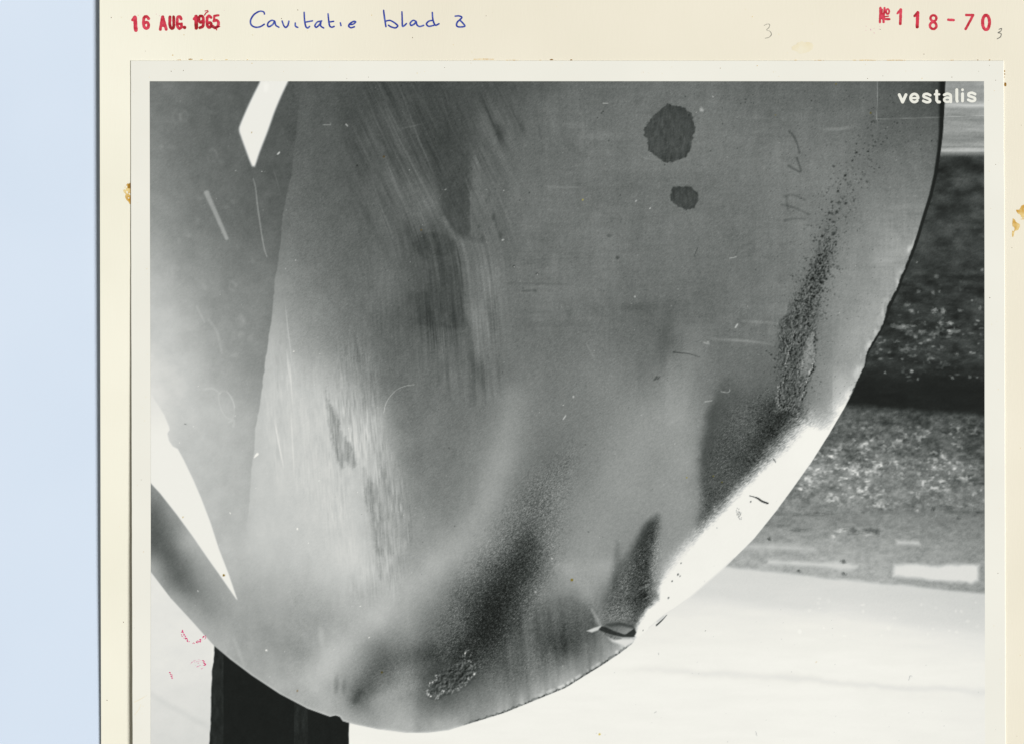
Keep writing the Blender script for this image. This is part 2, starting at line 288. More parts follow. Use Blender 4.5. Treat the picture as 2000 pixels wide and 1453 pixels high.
    mix(F, pmask([(862, 285), (916, 300), (918.5, 372), (917, 462), (900, 466), (874, 446), (862, 400), (846, 330)], 9, 5, 10, 7), 73 + nz(5, 9, 46) * 14)
    stroke(F, [(866, 428), (884, 456), (902, 486), (910, 530)], [6, 12, 16, 12], 20, 6)
    stroke(F, [(919.5, 376), (920, 420), (922, 462)], 3, 16, 2)
    mix(F, pmask([(822, 456), (872, 452), (896, 484), (903, 540), (905, 600), (913, 640), (880, 645), (846, 630), (806, 632), (798, 600), (800, 576), (836, 568), (842, 520), (806, 480)], 6, 5, 12, 8), 80 + st1 * 14)
    mix(F, pmask([(818, 458), (852, 455), (876, 462), (890, 484), (880, 500), (846, 500), (828, 486)], 4, 4, 9, 28), 70 + st1 * 12)
    mix(F, pmask([(800, 578), (840, 573), (903, 570), (908, 612), (914, 640), (876, 640), (806, 634)], 5, 4, 10, 29), 79 + st1 * 10)
    mix(F, pmask([(920, 378), (985, 372), (990, 470), (960, 480), (921, 462)], 3.5, 3, 8, 5), F * .45 + 105 * .55)
    mix(F, pmask([(903, 470), (950, 478), (957, 560), (960, 660), (968, 740), (930, 760), (917, 640), (906, 600)], 4, 2, 9, 9), F * .3 + 112 * .7)
    pat = lambda sx, sy, sd: np.clip(fnoise(X / sx, Y / sy, sd, 3) * 2.4 + .75, .12, 1.6)
    F = F + M1 * st1 * 25 * pat(40, 70, 67) + (M2 * 11 + M4 * 20) * st2 * pat(26, 60, 68) + M3 * st1 * 16 * pat(24, 50, 69)
    mix(F, pmask([(634, 752), (642, 785), (660, 815), (667, 842), (690, 876), (697, 906), (688, 914), (676, 902), (668, 916), (657, 896), (646, 848), (640, 800)], 5, 4, 5, 12), F * .36 + (140 + st2 * 50) * .64)
    mix(F, pmask([(710, 915), (722, 935), (742, 960), (748, 1010), (752, 1090), (744, 1130), (735, 1070), (724, 1010), (712, 960)], 7, 6, 7, 13), F * .3 + (152 + st2 * 50) * .7)
    for (x0, y0, x1, y1, w, a) in [(731, 164, 860, 424, 3.2, 16), (781, 170, 860, 372, 3, 17), (738, 168, 800, 290, 2.2, 12), (720, 330, 770, 470, 3, 12), (744, 285, 800, 420, 3, 10), (800, 260, 832, 330, 2, 12), (855, 165, 885, 260, 2, 10), (868, 168, 880, 222, 2, 9),
            (905, 330, 922, 390, 2, 16), (925, 290, 940, 350, 3, 12), (556, 578, 572, 720, 2.2, 24), (560, 680, 566, 740, 3, 20), (566, 700, 572, 790, 3, 16), (536, 815, 556, 920, 3, 22), (568, 790, 576, 940, 2.2, 16), (955, 530, 961, 606, 1.6, 20), (947, 600, 950, 700, 1.6, 14),
            (868, 600, 874, 640, 2, 14), (888, 470, 900, 540, 2, 16), (1045, 200, 1062, 300, 3, -8), (938, 180, 972, 262, 3.5, -14), (988, 190, 1022, 258, 4, -14)]:
        dxm = (x1 - x0) * .5; stroke(F, [(x0, y0), (x0 + dxm * .92, (y0 + y1) / 2), (x1, y1)], w, a, 1.2, True, True)
    for k in range(9): stroke(F, [(845 + k * 4.4, 636 + rs.uniform(-6, 4)), (849 + k * 4.4, 680 + rs.uniform(-14, 14))], 1.6, -13, .8)
    blob(F, 976, 262, 10, 20, -18, .7, -.25, .8, 3); blob(F, 1020, 250, 5, 14, -10, .7, -.3); blob(F, 960, 615, 9, 34, -17, .8, -.1, .7, 4); blob(F, 935, 725, 10, 26, -15, .8, -.2, .7, 5)
    for k in range(12): blob(F, rs.uniform(930, 992), rs.uniform(380, 470), rs.uniform(1.5, 4), rs.uniform(3, 9), rs.uniform(-16, -6), .7, 0, .6, k)
    up = sstep(960, 1060, X) * sstep(760, 600, Y) * pat(120, 90, 74)
    F = F + up * ((vnoise(X / 3.4, Y / 46, 75) - .5) * 5 + (vnoise(X / 60, Y / 3.4, 76) - .5) * 4.5 + fnoise(X / 26, Y / 20, 79, 3) * 14)
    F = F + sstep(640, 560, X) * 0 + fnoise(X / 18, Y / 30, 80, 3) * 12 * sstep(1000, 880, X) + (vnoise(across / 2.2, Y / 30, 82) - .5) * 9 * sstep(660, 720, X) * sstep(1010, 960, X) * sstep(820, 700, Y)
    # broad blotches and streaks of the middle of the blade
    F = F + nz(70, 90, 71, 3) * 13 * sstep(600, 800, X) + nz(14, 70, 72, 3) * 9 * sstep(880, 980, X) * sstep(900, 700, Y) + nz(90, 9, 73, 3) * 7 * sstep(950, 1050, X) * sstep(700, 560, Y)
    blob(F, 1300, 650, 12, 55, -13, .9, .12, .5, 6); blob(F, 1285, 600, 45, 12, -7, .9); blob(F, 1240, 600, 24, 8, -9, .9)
    mix(F, pmask([(1340, 640), (1372, 620), (1372, 700), (1340, 790), (1337, 760)], 9), F + 7)
    mix(F, pmask([(1337, 690), (1340, 690), (1338, 830), (1300, 830), (1300, 700)], 2.5), F + 4)
    # dark wedges at the lower edge
    Wd = 78 + 12 * np.exp(-(((X - 1445) / 26) ** 2 + ((Y - 800) / 60) ** 2)) - 20 * sstep(1450, 1530, X) + nz(30, 30, 81) * 12
    b, m = pmask([(1402, 752), (1420, 742), (1436, 760), (1470, 790), (1510, 780), (1570, 800), (1590, 830), (1540, 880), (1440, 980), (1352, 1060), (1362, 1025), (1372, 985), (1370, 940), (1366, 900), (1372, 850), (1384, 800)], 13, 4, 18, 15)
    m = m * (0.55 + .45 * sstep(750, 800, Y[b])); mix(F, (b, m), Wd)
    mix(F, pmask([(1284, 1008), (1288, 1030), (1276, 1070), (1270, 1110), (1268, 1160), (1266, 1200), (1238, 1220), (1190, 1225), (1164, 1212), (1176, 1180), (1200, 1128), (1234, 1066), (1264, 1020)], 12, 4, 14, 16), 58 + 34 * sstep(5, 34, np.abs(X - 1257 + (Y - 1100) * .06)) + 20 * sstep(1170, 1205, Y))
    mix(F, pmask([(1206, 1058), (1214, 1100), (1200, 1150), (1196, 1120), (1200, 1080)], 8), F - 28)
    mix(F, pmask([(1052, 1190), (1080, 1164), (1118, 1158), (1144, 1178), (1166, 1214), (1165, 1240), (1130, 1270), (1060, 1270), (1040, 1230)], 16, 4, 20, 25), F - 17)
    b, m = pmask([(1010, 1190), (1080, 1170), (1160, 1200), (1190, 1260), (1100, 1340), (1000, 1370), (960, 1330)], 26); F[b] += m * ((vnoise((X[b] - .1 * Y[b]) / 12, Y[b] / 110, 26) - .5) * 26 + (vnoise((X[b] - .1 * Y[b]) / 4.5, Y[b] / 60, 27) - .5) * 12)
    b, m = pmask([(1090, 1100), (1140, 1160), (1172, 1222), (1178, 1200), (1195, 1150), (1205, 1090)], 14); F[b] += m * 10
    # lower fringe: soft vertical drips
    drip = np.exp(-np.abs(poly_sd(X[box(600, 1180, 1260, 1440)], Y[box(600, 1180, 1260, 1440)], BLADE)) / 26); bb = box(600, 1180, 1260, 1440)
    F[bb] += drip * ((vnoise(X[bb] / 7, Y[bb] / 60, 77) - .5) * 50 * sstep(900, 1040, X[bb]) + (vnoise(X[bb] / 17, Y[bb] / 40, 78) - .42) * 46 * sstep(700, 800, X[bb]))
    for (x, y, h, a) in [(657, 1336, 16, -28), (672, 1341, 13, -20)]: blob(F, x, y, 4.5, h, a, .8, .05)
    stroke(F, [(694, 1364), (712, 1338), (742, 1306), (790, 1284), (838, 1272)], [18, 26, 30, 30, 30], -19, 18)
    stroke(F, [(728, 1372), (766, 1350), (806, 1336)], 18, 13, 12); stroke(F, [(694, 1368), (704, 1350)], 10, -20, 7)
    blob(F, 467, 1272, 4, 22, 12, .8, -.35); blob(F, 628, 1240, 6, 18, 13, .8, -.1); blob(F, 560, 1262, 46, 22, -8, .9, .5)
    F = F + nz(36, 36, 78, 3) * 16 * sstep(1130, 1230, Y) * sstep(720, 600, X)
    # flaked patch
    b, m = pmask(FLAKE, 2.5, 3, 6, 17); rel = fnoise(X[b] / 5, Y[b] / 5, 91, 3) - fnoise((X[b] + 2) / 5, (Y[b] + 2) / 5, 91, 3)
    F[b] = F[b] * (1 - m) + (72 + rel * 120 + fnoise(X[b] / 9, Y[b] / 9, 92) * 50) * m
    rim = catmull(FLAKE, 4, True)
    for i, (x, y) in enumerate(rim):
        low = y > 1318 or (x > 908)
        if rs.rand() < .12: continue
        for q in range(3): blob(F, x + rs.normal(0, 2.4), y + rs.normal(0, 2.4), rs.uniform(.7, 1.5), rs.uniform(.9, 3.4), (rs.uniform(10, 86) if low else rs.uniform(-20, 30)), .9, rs.uniform(0, 3))
        if low: blob(F, x + 3, y + 5, 3.5, 3, -12, .9)
    # worn pale streaks / blurred ridge left of the diagonal dark band
    # ---- pitted band
    path = catmull([(1722, 225), (1690, 290), (1662, 350), (1640, 400), (1623, 450), (1606, 510), (1594, 550), (1578, 600), (1562, 650), (1552, 700), (1546, 760), (1530, 810), (1500, 850), (1462, 905)], 6)
    dens = np.interp(np.linspace(0, 1, len(path)), [0, .15, .3, .4, .5, .6, .7, .85, 1], [.1, .2, .35, .7, 1, .6, .45, .35, .08])
    wid = np.interp(np.linspace(0, 1, len(path)), [0, .2, .5, .7, 1], [32, 27, 23, 27, 30])
    bb = box(1380, 200, 1760, 960); d, ww = line_d(X[bb], Y[bb], path, list(wid)); F[bb] -= 15 * np.exp(-(d / 26) ** 2) * sstep(330, 520, Y[bb])
    b, m = pmask(PITS, 8, 7, 9, 18)
    wv = fnoise(X[b] / 30, Y[b] / 30, 97) * 20
    rel = fnoise((X[b] + wv) / 3.6, Y[b] / 5.4, 93, 3) - fnoise((X[b] + wv + 1.8) / 3.6, (Y[b] + 1.4) / 5.4, 93, 3)
    F[b] = F[b] * (1 - m * .82) + (88 + rel * 120 + fnoise(X[b] / 12, Y[b] / 18, 94) * 46 + fnoise(X[b] / 1.9, Y[b] / 2.6, 96, 1) * 40) * m * .82
    b, m = pmask([(1588, 648), (1590, 675), (1583, 722), (1572, 738), (1563, 730), (1570, 690), (1578, 664)], 4, 4, 6, 19); F[b] = F[b] * (1 - m * .7) + (152 + fnoise(X[b] / 4, Y[b] / 9, 95) * 70) * m * .7
    for pts in ([(1590, 650), (1592, 690), (1588, 718), (1583, 728), (1580, 742), (1572, 752), (1574, 766), (1566, 780)], [(1552, 655), (1546, 680), (1538, 705), (1534, 735), (1530, 752)], [(1524, 752), (1521, 775), (1526, 792)]):
        pp = catmull(pts, 6)
        for (x, y) in pp:
            blob(F, x + rs.normal(0, 1.4), y, rs.uniform(1, 2.2), rs.uniform(1, 3), rs.uniform(-75, -25), .7); blob(F, x - 3 + rs.normal(0, 1.2), y + 1, rs.uniform(.8, 1.8), rs.uniform(1, 2.4), rs.uniform(20, 75), .7)
    for k in range(26): x = rs.uniform(1519, 1535); y = rs.uniform(630, 690); stroke(F, [(x, y), (x + 7, y + 13)], 1.4, rs.uniform(-40, 34), .8, False)
    for k in range(1350):
        i = int(rs.choice(len(path), p=dens / dens.sum())); x = path[i][0] + rs.normal(0, wid[i] * .75); y = path[i][1] + rs.normal(0, 9)
        r = rs.uniform(.7, 1.5) if rs.rand() < .82 else rs.uniform(1.6, 2.7); blob(F, x, y, r * rs.uniform(.9, 1.5), r, rs.uniform(-50, -14), .75, rs.uniform(-.8, .2))
        if r > 1.3: blob(F, x - 2.2, y + 1.6, r * .8, r * .8, 16, .7)
    for k in range(900):
        x = rs.uniform(1400, 1770); y = rs.uniform(170, 800)
        if rs.rand() > .25 + .75 * math.exp(-((x - 1600) / 90) ** 2): continue
        blob(F, x, y, rs.uniform(.6, 1.3), rs.uniform(.6, 1.2), rs.uniform(-50, -12), .6)
    for (x, y, r) in [(1672, 299, 2.6), (1664, 315, 2.4), (1650, 344, 3.2), (1636, 375, 3), (1624, 395, 2.8), (1634, 415, 4.2), (1619, 417, 3.4), (1651, 398, 3.4), (1627, 458, 4), (1620, 430, 2.6), (1605, 462, 3.2), (1641, 361, 2), (1819, 276, 1.6), (1732, 271, 1.6), (1695, 297, 2.2)]:
        blob(F, x, y, r * .9, r * .7, -66, .7, -.5, 1.0, int(x))
    # ---- stipple: rough grain in the eroded darks
    grain = rs.normal(0, 1, X.shape); sm = (grain + np.roll(np.roll(grain, 1, 0), -1, 1) * .9 + np.roll(grain, 1, 1) * .5) / 1.45
    MS = np.zeros(X.shape)
    for pts, a, sf in [([(1120, 880), (1100, 1000), (1090, 1080), (1060, 1180), (1010, 1260), (960, 1320), (900, 1300), (830, 1290), (880, 1160), (960, 1040), (1040, 930)], 1.0, 40),
            ([(1284, 1010), (1290, 1060), (1280, 1180), (1240, 1215), (1170, 1210), (1210, 1120)], 1.1, 14), ([(1500, 760), (1580, 800), (1580, 840), (1440, 980), (1360, 1060), (1380, 900), (1420, 800)], .8, 24), ([(1160, 1180), (1150, 1260), (1040, 1330), (960, 1340), (1040, 1200)], .55, 40),
            ([(700, 1300), (840, 1240), (840, 1360), (700, 1360)], .35, 30)]:
        b, m = pmask(pts, sf); MS[b] = np.maximum(MS[b], m * a)
    d_, _w = line_d(X, Y, [(1040, 1070), (985, 1150), (945, 1225), (890, 1290)]); F -= 13 * np.exp(-(d_ / 34) ** 2)
    F = F + sm * MS * 4 + rs.normal(0, 1, X.shape) * MS * 17
    b, m = pmask([(1246, 1150), (1268, 1130), (1272, 1160), (1262, 1178), (1248, 1172)], 6); F[b] += m * (vnoise((X[b] * .5 + Y[b]) / 3.2, (X[b] - Y[b] * .5) / 12, 98) - .5) * 80
    # ---- lit strip along the edge
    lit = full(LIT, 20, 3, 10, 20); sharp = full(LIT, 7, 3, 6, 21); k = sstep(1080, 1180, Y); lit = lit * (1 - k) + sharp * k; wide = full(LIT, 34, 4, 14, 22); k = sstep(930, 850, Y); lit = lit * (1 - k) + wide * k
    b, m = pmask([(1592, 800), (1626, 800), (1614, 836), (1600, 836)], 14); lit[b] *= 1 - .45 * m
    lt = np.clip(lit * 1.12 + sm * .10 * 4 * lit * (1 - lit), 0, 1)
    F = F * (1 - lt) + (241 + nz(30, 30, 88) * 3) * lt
    b = box(1540, 640, 1700, 940); e = -poly_sd(X[b], Y[b], BLADE); F[b] += np.exp(-np.maximum(e, 0) / 15) * 36 * sstep(700, 800, Y[b]) * sstep(930, 840, Y[b])
    b = box(1630, 360, 1800, 800); e = -poly_sd(X[b], Y[b], BLADE); F[b] += 13 * np.exp(-((e - 34) / 30) ** 2) * sstep(400, 540, Y[b]) * (.5 + 1.2 * vnoise(X[b] / 26, Y[b] / 50, 38))
    # ---- edge of the blade: light fringe, then the dark rim
    b = box(1640, 150, 1850, 800); e = -poly_sd(X[b], Y[b], BLADE)
    fr = np.interp(Y[b], [450, 490, 505, 535, 570, 600, 640, 690, 715, 750], [0, 55, 20, 26, 50, 55, 22, 48, 36, 26]); F[b] += fr * np.exp(-((e - 8) / 8) ** 2) * np.clip(fnoise(X[b] / 11, Y[b] / 24, 34) * 4 + .35, 0.05, 1.3)
    F[b] += (fnoise(X[b] / 14, Y[b] / 4, 35) * 46) * np.exp(-np.maximum(e, 0) / 16) * sstep(490, 560, Y[b]) * sstep(760, 640, Y[b])
    rw = np.interp(Y[b], [160, 260, 345, 470, 560, 600, 640, 730, 800], [7.5, 6, 5.8, 6, 4.4, 6.5, 3.6, 2.6, .3]) + fnoise(X[b] / 5, Y[b] / 6, 36) * np.interp(Y[b], [450, 520], [0, 3.5])
    rs_ = np.interp(Y[b], [160, 300, 450], [9, 3, 1.6]); m = sstep(rw + rs_, rw - 1, e) * sstep(800, 740, Y[b]); F[b] = F[b] * (1 - m) + (27 + sstep(380, 300, Y[b]) * 3) * m
    F[b] -= 22 * np.exp(-np.maximum(e, 0) / 12) * sstep(420, 200, Y[b])
    b = box(880, 1235, 1260, 1425); e = -poly_sd(X[b], Y[b], BLADE); ser = vnoise((X[b] - Y[b] * .5) / 4.4, Y[b] * 0, 37); m = sstep(4.6, 1.2, e + (ser - .5) * 6) * (.35 + .65 * (ser > .42)) * sstep(895, 940, X[b]) * sstep(1242, 1236, X[b]); F[b] = F[b] * (1 - m) + 44 * m
    F[b] += 38 * np.exp(-((e - 6) / 2.5) ** 2) * sstep(.45, .75, ser) * sstep(1000, 1100, X[b]) * sstep(1244, 1230, X[b])
    b = box(420, 1250, 900, 1435); e = -poly_sd(X[b], Y[b], BLADE); F[b] += 22 * np.exp(-(e / 3.0) ** 2)
    b = box(1270, 1090, 1440, 1230); e = -poly_sd(X[b], Y[b], BLADE); F[b] -= 14 * np.exp(-((e - 1) / 1.4) ** 2)
    # ---- dent at the tip of the strip
    mix(F, pmask([(1180, 1236), (1205, 1247), (1244, 1246), (1236, 1256), (1222, 1262), (1196, 1252)], 4), 222)
    mix(F, pmask([(1146, 1231), (1160, 1225), (1173, 1222), (1172, 1228), (1156, 1234)], 2), 208); stroke(F, [(1156, 1190), (1166, 1208), (1173, 1222)], [2, 6, 5], 34, 4)
    mix(F, pmask([(1174, 1230), (1196, 1240), (1214, 1246), (1200, 1249), (1181, 1240)], 3), 112 + (vnoise((X + Y) / 2.2, (X - Y) / 14, 47) - .5) * 60)
    mix(F, pmask(catmull(DENT, 3, True), 2.5), 118 + nz(9, 5, 44) * 24 + (X - 1205) * .6 + (Y - 1228) * 1.6)
    mix(F, pmask([(1184, 1219), (1210, 1214), (1236, 1220), (1240, 1227), (1214, 1221), (1192, 1223)], 3.5), 66)
    mix(F, pmask([(1169, 1229), (1175, 1222.5), (1183, 1223.5), (1200, 1231.5), (1218, 1237.5), (1237, 1239), (1240, 1243), (1216, 1243), (1196, 1239), (1180, 1234)], 1.5), 46 + nz(5, 3, 48) * 26)
    mix(F, pmask([(1222, 1238), (1239, 1226), (1242.5, 1234), (1239, 1241)], 1.6), 46)
    # ---- dark round spots
    for pts, tn, sd in ((SPOT1, 72, 23), (SPOT2, 69, 24)):
        b, m = pmask(pts, 1.6, 3.4, 5, sd); tone = tn + fnoise(X[b] / 6, Y[b] / 16, sd) * 26 + fnoise(X[b] / 2.2, Y[b] / 14, sd + 2) * 20
        a = np.array(pts).mean(0); tone = tone - 8 * sstep(.65, 1.0, np.hypot((X[b] - a[0]) / (np.ptp(np.array(pts)[:, 0]) / 2), (Y[b] - a[1]) / (np.ptp(np.array(pts)[:, 1]) / 2)))
        F[b] = F[b] * (1 - m) + tone * m
    # ---- the neighbouring blade, the gap and the lower strip
    F = F * (1 - mside) + Sd * mside
    mstrip = full(catmull(STRIP, 3, True), 3.0); F = F * (1 - mstrip) + 238 * mstrip
    stroke(F, [(404, 378), (423, 420), (443, 466)], [10, 8, 7], 44, 2.5)
    stroke(F, [(495, 350), (500, 370), (504, 407), (515, 479), (522, 502)], [1.5, 2.5, 3, 2.5, 1.5], 38, 1.2); stroke(F, [(531, 322), (540, 350), (550, 388)], 1.8, 16, 1, True, True)
    for (x, y, r) in [(455, 560, 6), (470, 628, 7), (415, 305, 9), (345, 230, 8), (360, 228, 7)]: 
        b = box(x - r - 8, y - r * 1.4 - 8, x + r + 8, y + r * 1.4 + 8); q = np.hypot(X[b] - x, (Y[b] - y) / 1.3); F[b] += 8 * np.exp(-((q - r) / 3) ** 2) * (.3 + 1.2 * vnoise(X[b] / 7, Y[b] / 7, int(r)))
    stroke(F, [(427, 770), (430, 792), (440, 812), (452, 818), (458, 806), (456, 786), (446, 768), (436, 763), (427, 770)], 2.4, 8, 1.6); stroke(F, [(400, 760), (415, 758), (430, 768)], 3, 9, 2.4); stroke(F, [(444, 764), (454, 778), (459, 795)], 1.8, 15, 1.2); stroke(F, [(448, 824), (458, 820), (456, 832)], 4, 10, 2)
    stroke(F, [(408, 625), (424, 648), (434, 690)], 4, 10, 3); stroke(F, [(385, 600), (400, 630)], 3, 9, 2)
    for k in range(30): blob(F, rs.uniform(300, 560), rs.uniform(170, 700), rs.uniform(2, 9), rs.uniform(2, 9), rs.uniform(4, 11), .8, 0, .7, k)
    lowp = GAP_L[::-1] + [(463, 1169), (440, 1300), (285, 1200), (285, 928)]
    mlow = full(lowp, 1.2); fade = sstep(500, 440, X); mlow = np.maximum(mlow, 0) * fade
    F = F * (1 - mlow) + (Lw + nz(10, 26, 55) * 8) * mlow
    gap = GAP_R + GAP_L
    mgap = full(gap, 1.6); gt = 239 - 11 * sstep(860, 770, Y); F = F * (1 - mgap) + gt * mgap
    # ---- scratches, hairs and marks
    stroke(F, [(750, 806), (753, 790), (762, 774), (775, 761), (790, 754), (809, 751)], 1.2, 50, .8)
    stroke(F, [(1375, 661), (1420, 664), (1470, 668), (1518, 676)], [3, 5, 5, 4], 24, 2.5, True, True); stroke(F, [(1600, 254), (1640, 253), (1670, 247)], 6, 20, 2.5, True, True); stroke(F, [(1450, 628), (1518, 632)], 4, 14, 2.5)
    stroke(F, [(1315, 688), (1330, 690), (1348, 692), (1366, 698)], [3, 2, 2, 1], -42, 1); stroke(F, [(1356, 501), (1362, 485)], 1.5, -36, .8)
    for a in (0, 3, 7): stroke(F, [(1277 + a, 742 - a * .2), (1282 + a, 735)], 2, -45, 1)
    stroke(F, [(1541, 258), (1550, 268), (1557, 284), (1561, 300)], 4, -30, 2); stroke(F, [(1556, 310), (1560, 322), (1563, 336), (1552, 332), (1540, 325)], 4, -32, 2)
    for pts in ([(1532, 384), (1550, 382), (1572, 392)], [(1526, 401), (1550, 406), (1580, 420)], [(1532, 431), (1550, 428), (1568, 428)], [(1535, 385), (1538, 410)]): stroke(F, pts, 4, -17, 2)
    stroke(F, [(1020, 569), (1044, 568), (1046, 569)], 3, -18, 1.5); stroke(F, [(985, 553), (1110, 556)], 3, -8, 2); stroke(F, [(1409, 508), (1436, 503)], 1.5, 0, 1)
    stroke(F, [(1424, 505), (1432, 504), (1438, 502)], 1.6, 55, .8); stroke(F, [(1408, 764), (1420, 766), (1425, 763), (1425, 760)], 1.6, 62, .8); stroke(F, [(1377, 784), (1390, 782)], 2.4, 40, 1)
    stroke(F, [(1100, 818), (1105, 811)], 2, 70, .8); stroke(F, [(632, 245), (645, 245), (646, 242)], 1.4, 55, .8); stroke(F, [(676, 244), (679, 247)], 2.5, 90, .8); stroke(F, [(543, 302), (546, 299)], 3, 110, .8)
    stroke(F, [(497, 893), (503, 886)], [2, 5], 42, 1); stroke(F, [(500, 889), (503, 887)], 4, 20, 1); stroke(F, [(1375, 670), (1384, 672), (1382, 668)], 3, 36, 1.2); stroke(F, [(1436, 640), (1440, 634)], 3, 70, 1)
    stroke(F, [(1146, 262), (1186, 258)], 1, 0, 1); stroke(F, [(1178, 203), (1187, 203)], 2, 60, .8); blob(F, 1370, 216, 4, 4, 50, .7, 0, .8, 2); stroke(F, [(1100, 366), (1142, 367)], 3, 16, 1.5, True, True); stroke(F, [(1060, 365), (1112, 368)], 4, 12, 2, True, True)
    stroke(F, [(780, 253), (810, 247), (836, 240)], 3, 16, 1.5, True, True); stroke(F, [(1248, 303), (1270, 312), (1348, 313)], 2, 12, 1.2); stroke(F, [(1145, 672), (1160, 698)], 2.5, 14, 1.5); blob(F, 1206, 504, 3.5, 3.5, -35, .6, 0, .5, 3); blob(F, 1189, 461, 5, 3, -28, .6, 0, .7, 3)
    for (x, y, a) in [(1004, 521, 1), (1049, 536, 1)]: blob(F, x, y, 2.6, 2.6, -40, .5); blob(F, x + .5, y + 1, 1.4, 1.4, 90, .5)
    for (x, y) in [(1345, 226), (1411, 243), (1456, 195), (1338, 190), (1189, 276), (1178, 219), (1175, 222), (1167, 231), (1387, 296), (1211, 382), (1298, 323), (1015, 392), (1034, 377), (698, 324), (1143, 868), (1149, 1038), (877, 874), (888, 1027), (1379, 985), (1400, 1030)]: blob(F, x, y, 1.3, 1.1, -58, .7, .5, .8, x)
    for (x, y, r) in [(982, 469, 3), (870, 371, 2.4), (800, 333, 1.8), (984, 373, 1.6), (1242, 393, 2), (1269, 408, 2), (1392, 190, 1.6), (704, 1183, 1.8), (721, 1244, 1.8), (1046, 1155, 2.2), (1078, 1090, 2.4), (521, 1269, 2.6), (1120, 774, 2.4), (1100, 791, 1.2), (1240, 580, 2), (387, 1153, 1.6), (581, 1032, 2.2), (461, 334, 1.2), (512, 336, 1.4), (574, 687, 1.4), (578, 509, 1.4), (450, 1001, 1.8), (1395, 988, 1.8)]: blob(F, x, y, r * .85, r * .55, 80, .7, x * .7, 1.2, int(x))
    for k in range(240):
        x = rs.uniform(320, 1800); y = rs.uniform(165, 1380); blob(F, x, y, rs.uniform(.5, 1.1), rs.uniform(.5, 1.1), rs.uniform(18, 52), .5)
    for k in range(150):
        x = rs.uniform(640, 1800); y = rs.uniform(165, 1200); blob(F, x, y, rs.uniform(.5, 1.2), rs.uniform(.5, 1.2), rs.uniform(-48, -14), .5)
    b = box(1702, 158, 1930, 240); tape = sstep(1712, 1713.5, X[b]) * sstep(234, 232.5, Y[b] + (X[b] - 1712) * .033); F[b] = F[b] - tape * 4
    for k in range(70): blob(F, rs.uniform(1715, 1840), rs.uniform(165, 300), rs.uniform(.7, 1.4), rs.uniform(.7, 1.4), rs.uniform(-34, -10), .6)
    # ---- compose
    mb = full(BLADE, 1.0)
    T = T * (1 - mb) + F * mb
    stroke(T, [(1712.6, 160), (1713, 190), (1711.6, 234)], 1.0, 42, .8); stroke(T, [(1711.6, 234), (1800, 231), (1923, 227)], .9, 30, .8, False)
    stroke(T, [(1464, 967.5), (1472, 969.5), (1480, 972.5), (1488, 978), (1499, 982)], [1.4, 1.6, 3.4, 3.6, 3.4], -212, .8)
    stroke(T, [(1510, 895), (1515, 902)], 1.6, -150, .8)
    for k in range(22): x = rs.uniform(1438, 1448); y = 998 + (x - 1438) * 1.1 + rs.normal(0, 4); blob(T, x, y, .9, 1.1, -90, .5)
    for (x, y, a) in [(1324, 1121, 1.8), (1328, 1124, 1.2), (1312.6, 1134, 1.4), (1305.4, 1166.6, 1.6), (1466, 979, 1.5), (1330, 1099, 1.1), (1378, 1231, .8), (1256, 1230, 1)]: blob(T, x, y, a, a * 1.3, -130, .5, .4)
    stroke(T, [(1282, 1220), (1290, 1213), (1297, 1206), (1302, 1200)], [3, 2.5, 1.6, 1], -175, .8); stroke(T, [(1284, 1213), (1296, 1203)], 3, -28, 1.5)
    for (pts) in ([(1285.5, 1274), (1287, 1278)], [(1278, 1391), (1282, 1389)], [(1476, 1428), (1478, 1436)], [(1775, 1327), (1777, 1319), (1781, 1320)]): stroke(T, pts, 1, -60, .8, False)
    for k in range(60): blob(T, rs.uniform(1150, 1915), rs.uniform(1180, 1450), rs.uniform(.5, .9), rs.uniform(.5, .9), rs.uniform(-40, -10), .5)
    stroke(T, [(361, 827), (365, 828.5)], 1.2, -90, .7)
    # film grain, weaker in the whites and blacks
    g = sm * .7 + rs.normal(0, 1, X.shape) * .6
    g = g * .6 + rs.normal(0, 1, X.shape) * .7
    T = T + g * np.interp(T, [20, 60, 110, 160, 215, 238], [1.4, 4.4, 6.0, 4.4, 1.2, .5]) * np.where(X < 560, .6, 1.0) + nz(5, 5, 77, 2) * np.interp(T, [20, 60, 150, 230], [2, 7, 6, 1])
    T = np.clip(T, 21, 244)
    # tone -> colour of an aged black-and-white print
    R = T + np.interp(T, [20, 60, 140, 200, 235], [-1, -3.2, -2.6, -2.0, .6]); Gc = T + np.interp(T, [20, 60, 140, 200, 235], [2, 1.2, 1.2, .8, .6]); B = T + np.interp(T, [20, 60, 140, 200, 225, 238], [0, -.6, -.6, -1.2, -2.8, -5.5])
    RGB = np.stack([R, Gc, B], -1)
    for (x, y, r, c) in [(437.5, 1122.5, 2.3, (132, 104, 22)), (1117, 1131.5, 2.6, (128, 112, 30)), (750, 307, 2, (84, 70, 40)), (1700, 222, 1.8, (96, 88, 34)), (746, 1312, 2.2, (84, 76, 34)), (581, 1348, 1.8, (140, 124, 96)), (1171, 1433, 2, (214, 190, 90)), (1632, 165, 1.4, (110, 100, 40)), (1393, 929, 1.5, (104, 100, 44)), (1410, 941, 1.6, (90, 88, 40)), (1341, 932, 1.4, (150, 140, 70)), (1138, 391, 1.6, (170, 160, 80)), (492, 260, 1.2, (180, 160, 110)), (358, 1009, 1.3, (200, 176, 110)), (823, 450, 1.4, (104, 86, 40)), (1594, 1292, 1.2, (220, 200, 160)), (1514, 226, 1, (120, 110, 60))]:
        b = box(x - 5, y - 5, x + 5, y + 5); m = sstep(r + .8, r - .8, np.hypot(X[b] - x, Y[b] - y))[..., None]; RGB[b] = RGB[b] * (1 - m) + np.array(c) * m
